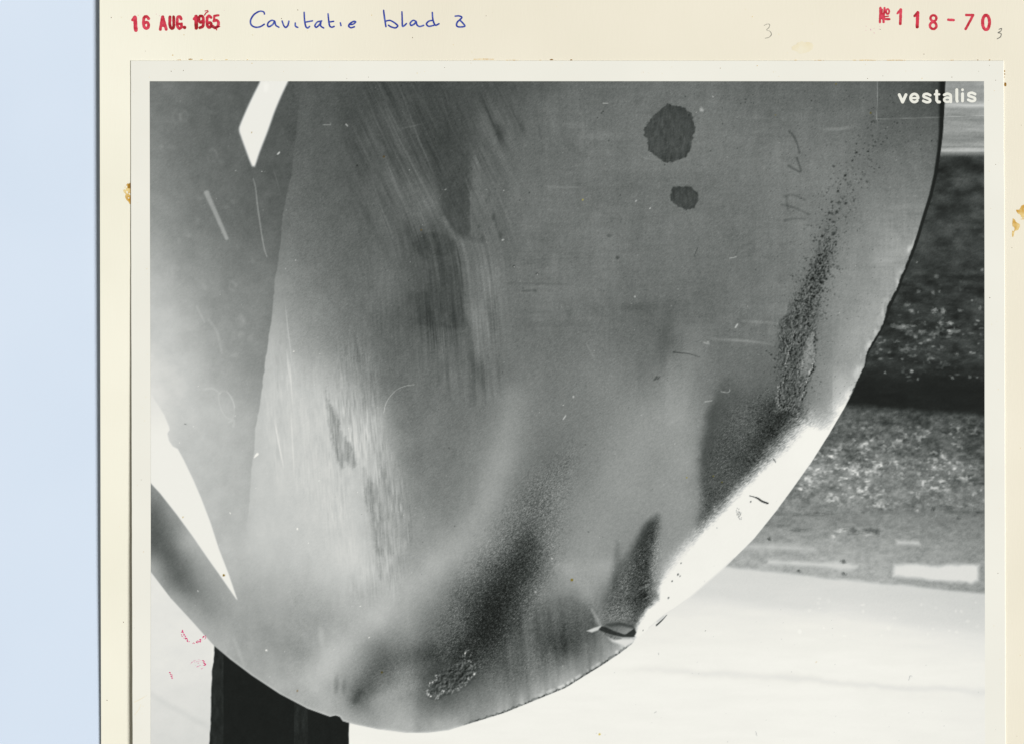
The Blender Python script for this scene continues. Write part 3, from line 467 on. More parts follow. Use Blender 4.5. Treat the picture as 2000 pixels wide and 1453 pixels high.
    # ---- which printed thing each point belongs to
    reg = np.zeros(X.shape, np.int32)
    reg[(T < 9999)] = 0
    reg[(Y > np.minimum(ln2, 1200)) | (X < 1000)] = 1          # 0 stony ground, 1 pale floor
    reg[mpost > .5] = 2
    inb = mb > .5; reg[inb] = 3
    reg[inb & (mside > .5) & (Y < 1165)] = 4
    reg[inb & (mlow > .5)] = 5
    reg[inb & (mgap > .5)] = 6; reg[mstrip > .5] = 7
    reg[inb & (lit > .5)] = 8
    for i, pts in enumerate((SPOT1, SPOT2, PITS, FLAKE, DENT)):
        b, m = pmask(pts, 1); r = reg[b]; r[m > .5] = 9 + i; reg[b] = r
    b = box(1640, 150, 1850, 700); e = -poly_sd(X[b], Y[b], BLADE); r = reg[b]; r[(e > 0) & (e < 7) & (r == 3)] = 14; reg[b] = r
    return X, Y, RGB, reg
# ------------------------------------------------------------------ PAINT END

# ------------------------------------------------------------------ materials
def lin(c):
    c = np.asarray(c, dtype=float) / 255.0
    return np.where(c <= 0.04045, c / 12.92, ((c + 0.055) / 1.055) ** 2.4)
def mat(name, rgb, rough=0.7, spec=0.15):
    m = bpy.data.materials.new(name); m.use_nodes = True
    p = m.node_tree.nodes['Principled BSDF']
    l = lin(rgb); p.inputs['Base Color'].default_value = (l[0], l[1], l[2], 1)
    p.inputs['Roughness'].default_value = rough; p.inputs['Specular IOR Level'].default_value = spec
    return m, m.node_tree, p
def ramp_mat(name, c0, c1, scale, stretch=(1, 1, 1), detail=3, lo_=0.35, hi_=0.65, rough=0.7, spec=0.12, bump=None):
    m, nt, p = mat(name, c0, rough, spec)
    N, L = nt.nodes, nt.links
    tc = N.new('ShaderNodeTexCoord'); mp = N.new('ShaderNodeMapping'); mp.inputs['Scale'].default_value = stretch
    L.new(tc.outputs['Object'], mp.inputs['Vector'])
    nz = N.new('ShaderNodeTexNoise'); nz.inputs['Scale'].default_value = scale; nz.inputs['Detail'].default_value = detail
    L.new(mp.outputs['Vector'], nz.inputs['Vector'])
    cr = N.new('ShaderNodeValToRGB'); cr.color_ramp.elements[0].position = lo_; cr.color_ramp.elements[1].position = hi_
    for e, c in zip(cr.color_ramp.elements, (c0, c1)):
        l = lin(c); e.color = (l[0], l[1], l[2], 1)
    L.new(nz.outputs['Fac'], cr.inputs['Fac']); L.new(cr.outputs['Color'], p.inputs['Base Color'])
    if bump:
        b = N.new('ShaderNodeBump'); b.inputs['Strength'].default_value = bump[0]; b.inputs['Distance'].default_value = bump[1]
        n2 = N.new('ShaderNodeTexNoise'); n2.inputs['Scale'].default_value = bump[2]; n2.inputs['Detail'].default_value = 2
        m2 = N.new('ShaderNodeMapping'); m2.inputs['Scale'].default_value = bump[3]
        L.new(tc.outputs['Object'], m2.inputs['Vector']); L.new(m2.outputs['Vector'], n2.inputs['Vector'])
        L.new(n2.outputs['Fac'], b.inputs['Height']); L.new(b.outputs['Normal'], p.inputs['Normal'])
    return m
def tint_left(m, c_left, x0, x1):
    """multiplies the base colour so it is paler at the left, fading out rightwards"""
    nt = m.node_tree; N, L = nt.nodes, nt.links; p = N['Principled BSDF']; src = p.inputs['Base Color'].links[0].from_socket
    tc = N.new('ShaderNodeTexCoord'); sp = N.new('ShaderNodeSeparateXYZ'); L.new(tc.outputs['Object'], sp.inputs[0])
    mr = N.new('ShaderNodeMapRange'); mr.interpolation_type = 'SMOOTHSTEP'; L.new(sp.outputs['X'], mr.inputs['Value'])
    mr.inputs['From Min'].default_value = float(wx(x0)); mr.inputs['From Max'].default_value = float(wx(x1)); mr.inputs['To Min'].default_value = 1; mr.inputs['To Max'].default_value = 0
    mx = N.new('ShaderNodeMix'); mx.data_type = 'RGBA'; mx.blend_type = 'MULTIPLY'; L.new(mr.outputs['Result'], mx.inputs['Factor'])
    L.new(src, mx.inputs['A']); mx.inputs['B'].default_value = (*c_left, 1); L.new(mx.outputs['Result'], p.inputs['Base Color'])
PAD = ramp_mat('pad_blue', (214, 228, 245), (219, 232, 248), 16, detail=2, lo_=.3, hi_=.7, rough=.8)
CARD = ramp_mat('cream_card', (236, 230, 211), (242, 236, 218), 22, detail=5, lo_=.3, hi_=.7, rough=.85, spec=.05, bump=(.25, .00006, 900, (3.2, .45, 1)))
tint_left(CARD, (1.065, 1.10, 1.12), 240, 900)  # card colour grows paler towards the left margin
BORDER = ramp_mat('print_border', (236, 235, 225), (241, 240, 230), 30, detail=4, lo_=.3, hi_=.7, rough=.5)
RED = ramp_mat('red_stamp_ink', (224, 78, 98), (190, 42, 58), 700, detail=3, lo_=.38, hi_=.62)
RED2 = ramp_mat('dark_red_stamp_ink', (214, 58, 80), (160, 34, 40), 420, detail=3, lo_=.4, hi_=.6)
BLUE = ramp_mat('blue_pen_ink', (98, 116, 190), (48, 66, 158), 800, detail=2, lo_=.3, hi_=.55)
PENCIL = ramp_mat('pencil_lead', (196, 192, 176), (138, 136, 126), 1500, detail=2, lo_=.35, hi_=.65)
PENCIL2 = ramp_mat('dark_pencil_lead', (150, 148, 138), (84, 84, 80), 1500, detail=2, lo_=.35, hi_=.65)
GLUE = ramp_mat('glue_stain', (238, 214, 150), (201, 150, 44), 420, detail=4, lo_=.38, hi_=.66)
GLUE_D = ramp_mat('dark_glue_stain', (176, 134, 50), (128, 88, 26), 600, detail=3, lo_=.35, hi_=.65)
GLUE_P = ramp_mat('pale_glue_stain', (240, 233, 209), (237, 226, 194), 300, detail=3, lo_=.35, hi_=.65)
PINK = ramp_mat('pink_ink', (226, 70, 140), (206, 44, 100), 600, detail=2, lo_=.3, hi_=.7)
PINK_P = ramp_mat('pale_pink_ink', (232, 196, 208), (226, 140, 172), 600, detail=2, lo_=.3, hi_=.7)
WHITE = ramp_mat('white_caption', (232, 232, 222), (238, 238, 229), 300, detail=2)
SPECK, _, _ = mat('speck', (120, 104, 80))
tone_m, nt, p = mat('printed_tone', (128, 128, 128), 0.42, 0.12)
at = nt.nodes.new('ShaderNodeAttribute'); at.attribute_name = 'tone'
nt.links.new(at.outputs['Color'], p.inputs['Base Color'])

# ------------------------------------------------------------------ object helpers
def mesh_obj(name, verts, faces, material, parent=None, smooth=False):
    me = bpy.data.meshes.new(name); me.from_pydata(verts, [], faces); me.update()
    me.materials.append(material)
    o = bpy.data.objects.new(name, me); C.objects.link(o)
    if parent: o.parent = parent
    return o
def empty(name, parent=None):
    o = bpy.data.objects.new(name, None); o.empty_display_size = 0.01; C.objects.link(o)
    if parent: o.parent = parent
    return o
def tag(o, label=None, cat=None, group=None, kind=None):
    for k, v in (('label', label), ('category', cat), ('group', group), ('kind', kind)):
        if v: o[k] = v
    return o

# heights in scan pixels
CARD_T = 2.0
PRINT_T = 1.7
def page_top(x, y):
    y = np.asarray(y, float); return np.interp(y, [-80, 0, 500, 1100, 1453, 1600], [12.0, 12.0, 11.0, 8.4, 5.0, 4.0]) + 0 * np.asarray(x, float)
def print_top(x, y):
    x = np.asarray(x, float); y = np.asarray(y, float)
    lift = sstep(250, 1500, y) * 8.0 * np.exp(-np.maximum(x - 256, 0) / 260.0)
    return page_top(x, y) + PRINT_T + lift
def page_left(y): return np.interp(y, [-80, 0, 1453, 1600], [194.6, 194.8, 197.0, 197.2])
def pr_left(y):  return np.interp(y, [120, 480, 1453, 1560], [255.6, 256.2, 259.4, 259.6])
def pr_right(y): return np.interp(y, [120, 480, 1453, 1560], [1959.6, 1961.2, 1964, 1964])

# ------------------------------------------------------------------ setting: the pale blue backing the page lies on
bx0, bx1, by0, by1 = -900, 2900, -800, 2300
backing = mesh_obj('backing_surface', [(wx(x), wy(y), 0) for x, y in ((bx0, by1), (bx1, by1), (bx1, by0), (bx0, by0))], [(0, 1, 2, 3)], PAD)
tag(backing, 'pale blue flat backing surface under the cream page', kind='structure')

# ------------------------------------------------------------------ slab builder (bevelled sheet that follows a height function)
def slab(name, left, right, y0, y1, top, thick, material, parent, nx=24, ny=40, bev=0.9, wob=0.0):
    us = np.linspace(0, 1, nx + 1); vs = np.linspace(y0, y1, ny + 1)
    V = []; F = []
    rings = [(0.0, thick), (0.0, bev), (bev, 0.0)]
    def pt(x, y, dz): return (float(wx(x)), float(wy(y)), float((top(x, y) - dz) * S))
    grid = []
    rnd = np.random.RandomState(5)
    wl = rnd.normal(0, wob, ny + 1); wr = rnd.normal(0, wob, ny + 1)
    for j, y in enumerate(vs):
        yy = y + (bev if j == 0 else -bev if j == ny else 0)
        row = []
        for i, u in enumerate(us):
            x = (left(yy) + wl[j] + bev) * (1 - u) + (right(yy) + wr[j] - bev) * u
            row.append(len(V)); V.append(pt(x, yy, 0))
        grid.append(row)
    for j in range(ny):
        for i in range(nx): F.append((grid[j][i], grid[j + 1][i], grid[j + 1][i + 1], grid[j][i + 1]))
    # rim
    loop = [(j, 0) for j in range(ny + 1)] + [(ny, i) for i in range(1, nx + 1)] + [(j, nx) for j in range(ny - 1, -1, -1)] + [(0, i) for i in range(nx - 1, 0, -1)]
    r0 = [grid[j][i] for j, i in loop]; r1 = []; r2 = []
    for j, i in loop:
        x, y = V[grid[j][i]][:2]
        sx = (-1 if i == 0 else 1 if i == nx else 0) * bev * S; sy = (1 if j == 0 else -1 if j == ny else 0) * bev * S
        z = V[grid[j][i]][2]
        r1.append(len(V)); V.append((x + sx, y + sy, z - bev * S)); r2.append(len(V)); V.append((x + sx, y + sy, z - thick * S))
    n = len(loop)
    for k in range(n):
        k2 = (k + 1) % n
        F.append((r0[k2], r0[k], r1[k], r1[k2])); F.append((r1[k2], r1[k], r2[k], r2[k2]))
    low = []
    for row in grid: low.append([len(V) + k for k in range(len(row))]); V.extend((V[q][0], V[q][1], V[q][2] - thick * S) for q in row)
    for j in range(ny):
        for i in range(nx): F.append((low[j][i], low[j][i + 1], low[j + 1][i + 1], low[j + 1][i]))
    for k, (j, i) in enumerate(loop):
        j2, i2 = loop[(k + 1) % n]; F.append((r2[(k + 1) % n], r2[k], low[j][i], low[j2][i2]))
    return mesh_obj(name, V, [f[::-1] for f in F] if False else F, material, parent)

# ------------------------------------------------------------------ ink: shapes with their own outline, laid on a sheet
def ink(name, fn, box, top, material, parent, step=0.6, eps=0.12):
    """mesh of the region fn(x, y) < 0 inside box (scan pixels), clipped smoothly at the outline"""
    x0, y0, x1, y1 = box
    nx = int((x1 - x0) / step) + 2; ny = int((y1 - y0) / step) + 2
    gx = x0 + np.arange(nx) * step; gy = y0 + np.arange(ny) * step
    X, Y = np.meshgrid(gx, gy); D = fn(X, Y)
    D[0, :] = D[-1, :] = 1; D[:, 0] = D[:, -1] = 1
    V = []; F = []; idx = {}
    def vert(key, x, y):
        if key not in idx: idx[key] = len(V); V.append((x, y))
        return idx[key]
    c4 = np.stack([D[:-1, :-1], D[:-1, 1:], D[1:, 1:], D[1:, :-1]], -1)
    js, is_ = np.nonzero((c4 < 0).any(-1))
    for j, i in zip(js.tolist(), is_.tolist()):
        cs = [(j, i), (j, i + 1), (j + 1, i + 1), (j + 1, i)]; poly = []
        for k in range(4):
            a, b = cs[k], cs[(k + 1) % 4]; da, db = D[a], D[b]
            if da < 0: poly.append(vert(('g', a), gx[a[1]], gy[a[0]]))
            if (da < 0) != (db < 0):
                t = da / (da - db); lo2, hi2 = min(a, b), max(a, b)
                poly.append(vert(('e', lo2, hi2), gx[a[1]] + (gx[b[1]] - gx[a[1]]) * t, gy[a[0]] + (gy[b[0]] - gy[a[0]]) * t))
        if len(poly) >= 3: F.append(tuple(poly[::-1]))
    if not F: return None
    P = np.array(V); Z = (top(P[:, 0], P[:, 1]) + eps) * S
    vv = np.stack([wx(P[:, 0]), wy(P[:, 1]), Z], -1)
    return mesh_obj(name, vv.tolist(), F, material, parent)
def strokes_fn(strokes, rag=0.0, rs_=2.0, seed=0, holes=0.0, smooth=False):
    st = [((catmull(p, 5) if smooth and len(p) > 2 else p), w) for p, w in strokes]
    def fn(X, Y):
        d = np.full(X.shape, 1e9)
        for p, w in st:
            if len(p) == 1: dd = np.hypot(X - p[0][0], Y - p[0][1]) - w / 2
            else:
                q, ww = line_d(X, Y, p, w); dd = q - ww / 2
            d = np.minimum(d, dd)
        if rag: d = d + rag * 2 * fnoise(X / rs_, Y / rs_, seed, 2)
        if holes: d = np.maximum(d, (fnoise(X / 1.7, Y / 1.7, seed + 5, 2) - holes) * 3)
        return d
    pts = np.array([q for p, w in st for q in p]); m = max((max(w) if hasattr(w, '__len__') else w) for p, w in st) / 2 + 2 + rag
    return fn, (pts[:, 0].min() - m, pts[:, 1].min() - m, pts[:, 0].max() + m, pts[:, 1].max() + m)
def poly_fn(pts, rag=0, rs_=5, seed=0, holes=None, hs=6, curve=True):
    pp = catmull(pts, 4, True) if curve else pts
    def fn(X, Y):
        d = poly_sd(X, Y, pp)
        if rag: d = d + rag * 2 * fnoise(X / rs_, Y / rs_, seed, 3)
        if holes is not None: d = np.maximum(d, (fnoise(X / hs, Y / hs, seed + 9, 3) - holes) * 6)
        return d
    a = np.array(pp); g = 2 + rag * 1.2
    return fn, (a[:, 0].min() - g, a[:, 1].min() - g, a[:, 0].max() + g, a[:, 1].max() + g)
def ring(cx, cy, rx, ry, a0=0, a1=360, n=18):
    return [(cx + rx * math.cos(math.radians(a0 + (a1 - a0) * k / n)), cy - ry * math.sin(math.radians(a0 + (a1 - a0) * k / n))) for k in range(n + 1)]

# ------------------------------------------------------------------ the album page
page = empty('album_page'); page.location = (0, 0, 0)
tag(page, 'cream card page with red stamps and blue handwriting along its top', 'page')
card = slab('card_sheet', page_left, lambda y: 2140 + 0 * np.asarray(y, float), -80, 1600, page_top, CARD_T, CARD, page, bev=.5)

def word(name, label, parent, top, material, letters, rag, seed, holes=0, smooth=False, letter_name='letter', step=.6, eps=.12, bold=0.0):
    w = empty(name, parent); w['label'] = label
    for k, st in enumerate(letters):
        mt = material
        if isinstance(st, dict): mt = st['mat']; nm = st.get('name', letter_name); st = st['s']
        else: nm = letter_name
        st = [(p_, [q + bold for q in w_] if hasattr(w_, '__len__') else w_ + bold) for p_, w_ in st]
        fn, bxx = strokes_fn(st, rag, 2.2, seed + k, holes, smooth)
        ink(nm, fn, bxx, top, mt, w, step, eps)
    return w
# red date stamp
dg = lambda s, m=RED: {'s': s, 'mat': m, 'name': 'digit'}
word('date_stamp', 'red stamped date 16 AUG. 1965', page, page_top, RED, [
    dg([([(259.5, 40.5), (264, 35)], 5), ([(264, 35.5), (266, 60)], 7)]),
    dg([(catmull([(291, 38), (287.5, 34), (282.5, 35), (281, 42), (281.5, 52), (285.5, 57), (290, 54.5), (290.5, 49), (287.5, 45), (282.5, 47)], 4), 5)]),
    [([(318, 34.5), (313.5, 59)], 5), ([(318.5, 34.5), (325, 58.5)], 5.2), ([(315, 51.5), (323, 51.5)], 4.6)],
    {'s': [(catmull([(332.5, 34.5), (332.3, 50), (335, 56.5), (338.6, 56), (340, 50), (339.6, 34.5)], 4), 5.2)], 'mat': RED2},
    [(catmull([(354.5, 38.5), (352, 34), (347.5, 35.5), (346.6, 42), (347, 52), (350.5, 57), (354.8, 54.5), (355, 48)], 4), 5), ([(355.4, 48), (351.5, 48)], 4.4)],
    {'s': [([(360.8, 55)], 6.4)], 'mat': RED2, 'name': 'full_stop'},
    dg([([(379.5, 38.5), (384, 33.5)], 4.6), ([(383.5, 33.5), (384, 56)], 6.4)], RED2),
    dg([(catmull([(396.5, 42), (392.5, 45), (389.3, 42), (389.5, 35.5), (393, 32.5), (397, 35.5), (398, 45), (396.5, 53), (391, 55.5)], 4), 5)], RED2),
    dg([(catmull([(412.5, 35.5), (409, 32.5), (405.4, 35.5), (404.8, 44), (405.8, 52), (409.5, 55), (413, 51.5), (412, 46), (406.5, 46)], 4), 5)], RED2),
    dg([([(427, 31.5), (419, 32.5), (418.5, 42)], 3.8), (catmull([(418.5, 42.5), (424, 41), (427.2, 46), (425.5, 53), (420, 55.5), (416, 52.5)], 4), 5)], RED),
    {'s': [([(400, 31), (403, 26.5), (407, 24)], 1.6), ([(401, 23), (406, 21.6)], 1.0), ([(415, 55), (429, 53)], 2.4), ([(421, 56), (424, 60)], 1.2)], 'mat': RED, 'name': 'ink_smear'},
], .5, 40, holes=.42, bold=.8)
# red number stamp
el_ = lambda cx, cy, rx, ry: ring(cx, cy, rx, ry)
word('number_stamp', 'red stamped number No 118-70', page, page_top, RED, [
    {'s': [([(1719, 16.5), (1718, 45)], 3.8), ([(1719.5, 17), (1725.5, 44)], 3.8), ([(1727, 17), (1725, 45)], 3.4), ([(1722.5, 20), (1720.5, 38)], 2.6), (el_(1733.2, 24, 2.9, 5), 3), ([(1728, 38.8), (1736.5, 38.8)], 4), ([(1728, 34), (1735, 33)], 2.2)], 'mat': RED, 'name': 'numero_sign'},
    dg([([(1752.5, 27.5), (1758.5, 19.5)], 3.6), ([(1759, 20), (1757.8, 48)], 4.8)]),
    dg([([(1785.5, 33), (1791, 26)], 4), ([(1792, 26), (1790.8, 54)], 5.8)], RED2),
    dg([(el_(1822.6, 37, 5.8, 5.8), 4.2), (el_(1822, 51.5, 6.4, 6.6), 4.4)]),
    {'s': [([(1851.5, 40), (1862, 40.6)], 4.4)], 'mat': RED, 'name': 'hyphen'},
    dg([([(1886.5, 30.8), (1900, 31), (1885.5, 58)], 4.4)]),
    dg([(el_(1925.2, 45.2, 6.8, 14.2), 5.6)]),
], .45, 70, holes=.42, bold=.6)
# blue handwriting
hw = lambda *s: [(list(p), [2.3, 2.8, 2.5]) for p in s]
word('handwriting', 'blue pen handwriting reading Cavitatie blad 3', page, page_top, BLUE, [
    hw([(517, 29), (515, 24.4), (507, 23.7), (496.4, 30), (489.8, 41.4), (491.6, 50.6), (500, 54.7), (509, 53.4), (516.6, 48.8)]),
    hw([(536.7, 42.5), (531, 41.2), (525, 45), (523, 50.6), (526, 53.6), (533, 49.4), (537, 43.4), (539, 50.6), (545, 54.6)]),
    hw([(551.4, 42.5), (554.6, 51.4), (558.5, 55), (562.6, 51), (564.6, 43)]),
    hw([(577, 46.4), (577.6, 52.6), (582, 55)]),
    hw([(594.4, 25.6), (595.2, 41), (597.6, 53), (601.4, 56), (605, 53)], [(598, 44.4), (610.5, 42.2)]),
    hw([(628.7, 42.2), (620, 44.6), (615.4, 51.4), (618.4, 54.8), (625, 48.6), (627, 44.4), (626.6, 52), (632.4, 56)]),
    hw([(641, 28.4), (642.3, 41.4), (644, 51.4), (648, 54.6), (653, 53)], [(642, 44.6), (652, 43.2)]),
    hw([(665, 46), (666.2, 51.4)]),
    hw([(682, 49.6), (690, 48.6), (695, 44.2), (690.5, 43.4), (683.4, 47.8), (681.4, 52.6), (686, 55.6), (692.4, 53.6)]),
    hw([(749.5, 21.6), (751, 34.5), (754, 53.4)], [(753, 43), (762, 41.4), (771.4, 46.4), (777, 52), (772.4, 55.8), (764.4, 54), (759, 50.8)]),
    hw([(785.2, 24.6), (785.8, 41.4), (786.4, 52.4), (790.6, 51), (794, 47.4)]),
    hw([(812.7, 43), (807, 41.2), (801.4, 46.6), (803.4, 51.2), (809.6, 48), (813, 44), (814.4, 49.8), (819.6, 53.2), (827.6, 51)]),
    hw([(846, 41.6), (838.4, 42.4), (833.2, 48), (837.4, 52.8), (847, 51)], [(844.4, 25.6), (846, 41), (850.4, 50.6), (857.5, 47.8)]),
    {'s': hw([(889, 33), (897, 32.6), (902.2, 35.4), (898, 40.2), (893.6, 44.4), (891.8, 49.8), (894.4, 53.6), (902, 54), (908, 52.4), (904.6, 47), (898.4, 41)]), 'mat': BLUE, 'name': 'digit'},
], .2, 110, holes=.47, smooth=True, step=.5, bold=.7)
for lab, pts, w, m in (('faint grey pencilled 3', [(1492.6, 51), (1498, 48.4), (1503, 49.4), (1501.6, 55), (1497, 60), (1503.6, 62.6), (1506.2, 69), (1501, 74.6), (1494.4, 75.8)], 1.5, PENCIL),
                       ('small dark pencilled 3 beside the number stamp', [(1950.6, 58.6), (1955.6, 57), (1954, 62), (1948.6, 65.2), (1954.4, 67), (1953.4, 73.4), (1947, 77)], 1.9, PENCIL2)):
    fn, bb_ = strokes_fn([(pts, w)], .25, 1.6, 3, .34, True); o = ink('pencil_digit', fn, bb_, page_top, m, page, .45); o['label'] = lab
# glue stains, foxing and specks on the page
stains = [
    ('ochre glue stain at the right edge of the page', [(1977, 431), (1979, 428), (1986, 436), (1992, 440), (1988, 450), (1981, 452), (1979, 461), (1976.5, 461)], .8, .14, GLUE),
    ('ochre glue stain running off the right edge', [(1984, 411), (1990, 410), (1994, 404), (1999, 401), (2012, 402), (2014, 424), (2003, 429), (1992, 429), (1993, 422), (1987, 418)], 1.0, .2, GLUE),
    ('ochre glue stain beside the left edge of the print', [(243, 370), (247, 362), (256, 359), (256, 398), (250, 394), (245, 386), (246, 380), (241, 376)], .8, .12, GLUE),
    ('pale yellow blot above the print', [(1546, 94), (1560, 84), (1580, 84), (1587, 94), (1574, 104), (1556, 104)], 3, None, GLUE_P),
]
for lab, pts, rag, holes, m in stains:
    fn, bb_ = poly_fn(pts, rag, 5, len(lab), holes, 7); o = ink('glue_stain', fn, bb_, page_top, m, page, .6)
    if o: o['label'] = lab
fn, bb_ = poly_fn([(251, 360), (256, 359), (256, 368), (250, 368)], .8, 4, 3); ink('glue_stain', fn, bb_, page_top, GLUE_D, page, .5, .2)
rnd = random.Random(4)
glue_edge = [(373, 117.2, 8, 2.6), (395, 118, 8, 1.4), (443, 118, 5, 1.2), (418, 118.4, 4, 1), (484, 118, 3, 1.4), (350, 118.4, 12, .9), (945, 117, 40, 1.6), (1077, 118, 6, 2.4), (1116, 118.4, 4, 2.2), (1055, 119, 4, 1), (1554, 119, 5, 1.4), (1690, 119, 50, 1.1), (1750, 119, 36, 1.2), (1600, 119.4, 20, .9), (1860, 119, 8, 1), (1909, 118.6, 2.4, 2), (1932, 118.6, 2.2, 2), (1000, 119, 30, .8)]
for k, (x, y, w, h) in enumerate(glue_edge):
    fn, bb_ = strokes_fn([([(x - w / 2, y), (x, y - .3), (x + w / 2, y)], [h * .5, h, h * .4])], .5, 2.5, 200 + k); ink('glue_trace', fn, bb_, page_top, GLUE_D if h > 1.9 else GLUE, page, .5, .1)
for k, (x, y, h) in enumerate([(1962.6, 166, 4.2), (1961.6, 146, 1.6), (1961, 152, 1.2), (1961.4, 140, 2)]):
    fn, bb_ = strokes_fn([([(x, y - h * .4), (x + .2, y + h * .4)], h)], .4, 2.5, 230 + k); ink('glue_trace', fn, bb_, page_top, GLUE_D, page, .5, .1)
for k in range(46):
    x, y = (rnd.uniform(205, 1990), rnd.uniform(4, 112)) if k % 3 else (rnd.choice([rnd.uniform(200, 250), rnd.uniform(1970, 1998)]), rnd.uniform(120, 1440))
    r = rnd.uniform(.5, 1.1); fn, bb_ = strokes_fn([([(x, y)], 2 * r)], .3, 1.5, k); ink('speck', fn, bb_, page_top, rnd.choice([GLUE_P, GLUE, SPECK, GLUE_P]), page, .4)
for k in range(16):      # red ink spatter round the stamps
    x, y = rnd.choice([(rnd.uniform(250, 440), rnd.uniform(18, 66)), (rnd.uniform(1685, 1720), rnd.uniform(50, 68))]); fn, bb_ = strokes_fn([([(x, y)], rnd.uniform(.7, 1.5))], .3, 1.5, k + 60); ink('ink_spatter', fn, bb_, page_top, PINK_P, page, .4)
fn, bb_ = poly_fn([(1686, 52), (1700, 55), (1712, 60), (1704, 63), (1694, 58)], 1.5, 5, 8, -.12, 3); ink('ink_smear', fn, bb_, page_top, PINK_P, page, .6)

# ------------------------------------------------------------------ the mounted photograph
photo = empty('photo_print')
tag(photo, 'black and white photograph of an eroded propeller blade mounted on the cream page', 'photograph')
slab('paper', pr_left, pr_right, 119.6, 1540, print_top, PRINT_T, BORDER, photo, nx=60, ny=60, bev=.7, wob=.12)
X, Y, RGB, reg = paint()
COL = lin(np.clip(RGB, 0, 255)) * E_GAIN
Zp = (print_top(X, Y) + 0.25) * S
VX = np.stack([wx(X), wy(Y), Zp], -1).reshape(-1, 3).astype(np.float32)
CC = np.concatenate([COL.reshape(-1, 3), np.ones((COL.shape[0] * COL.shape[1], 1))], -1).astype(np.float32)
ids = np.arange(NY * NX).reshape(NY, NX)
quads = np.stack([ids[1:, :-1], ids[1:, 1:], ids[:-1, 1:], ids[:-1, :-1]], -1).reshape(-1, 4)
freg = reg[:-1, :-1].reshape(-1)
def region(name, code, parent, label):
    f = quads[freg == code]
    if len(f) == 0: print('empty region', name); return None
    used, inv = np.unique(f, return_inverse=True)
    inv = inv.reshape(-1)
    me = bpy.data.meshes.new(name); n = len(used); q = len(f)
    me.vertices.add(n); me.vertices.foreach_set('co', VX[used].reshape(-1))
    me.loops.add(q * 4); me.loops.foreach_set('vertex_index', inv.astype(np.int32))
    me.polygons.add(q); me.polygons.foreach_set('loop_start', np.arange(q, dtype=np.int32) * 4)
    me.update(calc_edges=True)
    ca = me.color_attributes.new('tone', 'FLOAT_COLOR', 'POINT'); ca.data.foreach_set('color', CC[used].reshape(-1))
    me.materials.append(tone_m)
    o = bpy.data.objects.new(name, me); C.objects.link(o); o.parent = parent
    o['label'] = label
    return o
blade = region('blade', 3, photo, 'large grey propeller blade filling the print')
region('stony_ground', 0, photo, 'blurred stony dock floor behind the blade')
region('pale_floor', 1, photo, 'bleached white floor below the blade')
region('support_post', 2, photo, 'black post under the blade tip')
nb = region('neighbouring_blade', 4, photo, 'smooth darker blade surface at the left')
region('lower_blade_edge', 5, photo, 'shaded curved strip below the bright gap')
region('bright_gap', 6, photo, 'bright pointed gap at the lower left')
region('bright_gap', 7, nb, 'bright slanting bar at the top left')
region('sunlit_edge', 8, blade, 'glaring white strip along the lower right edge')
region('dark_spot', 9, blade, 'large dark round spot')
region('dark_spot', 10, blade, 'small dark spot below the large one')
region('pitted_band', 11, blade, 'dark band of cavitation pits')
region('flaked_patch', 12, blade, 'flaked patch with a pale ragged rim')
region('dent', 13, blade, 'small dent at the end of the white strip')
region('dark_rim', 14, blade, 'dark rim along the right edge of the blade')

# white caption printed in the top right corner of the picture
pc = lambda x, y: print_top(x, y) + 0.25
cw = 5.3
word('caption', 'white lettering vestalis in the top right corner', photo, pc, WHITE, [
    [([(1755.6, 186.4), (1762, 200.6)], 5.8), ([(1768.6, 186.4), (1762.2, 200.6)], 5.8)],
    [(ring(1785, 192.8, 7.4, 7.8, 0, 320), cw), ([(1778, 193), (1792, 193)], 4.3)],
    [(catmull([(1816, 187.4), (1810, 184.8), (1804, 186.2), (1803.4, 190.4), (1809, 192.6), (1815.4, 195.8), (1815, 199.8), (1809, 201), (1802.4, 198.4)], 4), 5.1)],
    [([(1828.6, 179), (1828.6, 197), (1831, 200.6), (1834, 200.6)], 5.5), ([(1825, 185.6), (1833.4, 185.6)], 4.3)],
    [(catmull([(1843.4, 186.8), (1849, 184.4), (1855, 186.4), (1856.2, 191), (1856.2, 200.4)], 4), 5.2), (ring(1849.4, 196.2, 6.2, 4.2, 0, 360), 4.6)],
    [([(1867.8, 176.6), (1867.8, 196), (1868.6, 199)], 5.8)],
    [([(1879, 176.6), (1879, 177)], 5.2), ([(1879, 184.6), (1879, 198.4)], 5.8)],
    [(catmull([(1903.6, 185.2), (1897.6, 182.6), (1891.4, 184), (1890.8, 188.2), (1896.6, 190.4), (1903, 193.2), (1902.6, 197.6), (1896.6, 198.8), (1890, 196.2)], 4), 5.1)],
], -.0, 300, eps=.2, step=.5)
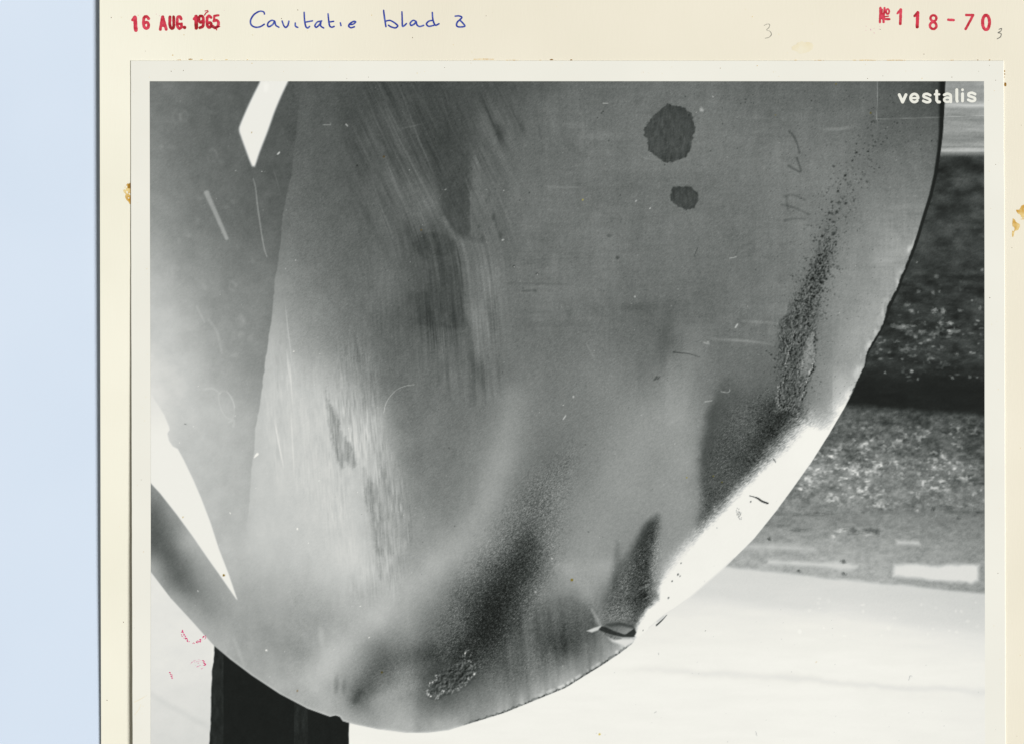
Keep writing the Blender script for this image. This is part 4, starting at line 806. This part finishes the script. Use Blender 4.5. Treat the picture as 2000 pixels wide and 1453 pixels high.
# pink ink smudges on the lower left of the picture
smudges = [
    ('pink ink smudge beside the blade edge', [([(357.5, 1229), (357, 1236), (361, 1243), (366, 1248), (370, 1252)], [2, 7, 5, 3])], -.02, PINK),
    ('curved pink smudge ending at the blade edge', [([(376, 1256), (384, 1253), (392, 1250), (399, 1244), (402, 1241)], [1.5, 4, 7, 8, 3])], -.02, PINK),
    ('pale pink fingerprint smudge', [([(372, 1296), (380, 1289), (390, 1287)], 1.2), ([(376, 1297), (384, 1291), (394, 1289)], 1.0), ([(380, 1300), (388, 1294), (396, 1292)], 1.0), ([(384, 1302), (392, 1298)], 1.0), ([(394, 1305), (398, 1303)], 1.2)], .05, PINK_P),
    ('three short pink dashes by the black post', [([(397, 1289), (400, 1291)], 1.8), ([(398, 1293), (402, 1296)], 1.8), ([(398, 1298), (401, 1298)], 1.6)], .3, PINK),
    ('short pink dashes low on the left', [([(331.4, 1312), (333.6, 1312.6)], 1.8), ([(333, 1315.4), (336.8, 1317)], 1.6), ([(334, 1319), (337, 1320.6)], 1.6), ([(336, 1323), (338, 1324)], 1.2)], .3, PINK),
]
for k, (lab, st, holes, m) in enumerate(smudges):
    fn, bb_ = strokes_fn(st, .8, 2.4, 400 + k, holes, True); o = ink('ink_smudge', fn, bb_, pc, m, photo, .5, .2)
    if o: o['label'] = lab
# specks on the white border
for k in range(90):
    side = rnd.random()
    if side < .5: x, y = rnd.uniform(262, 1955), rnd.uniform(124, 156)
    elif side < .78: x, y = rnd.uniform(262, 290), rnd.uniform(124, 1440)
    else: x, y = rnd.uniform(1927, 1956), rnd.uniform(124, 1440)
    fn, bb_ = strokes_fn([([(x, y)], rnd.uniform(.7, 1.8))], .3, 1.5, k + 500); ink('speck', fn, bb_, print_top, rnd.choice([GLUE_P, SPECK, GLUE_P, GLUE]), photo, .4, .15)
for k, pts in enumerate([[(263, 1370), (275, 1364), (288, 1356)], [(264, 1394), (272, 1384), (276, 1374)]]):
    fn, bb_ = strokes_fn([(pts, [1.2, 1, .5])], .3, 2, 560 + k, .3, True); ink('crease', fn, bb_, print_top, GLUE_P, photo, .5, .15)
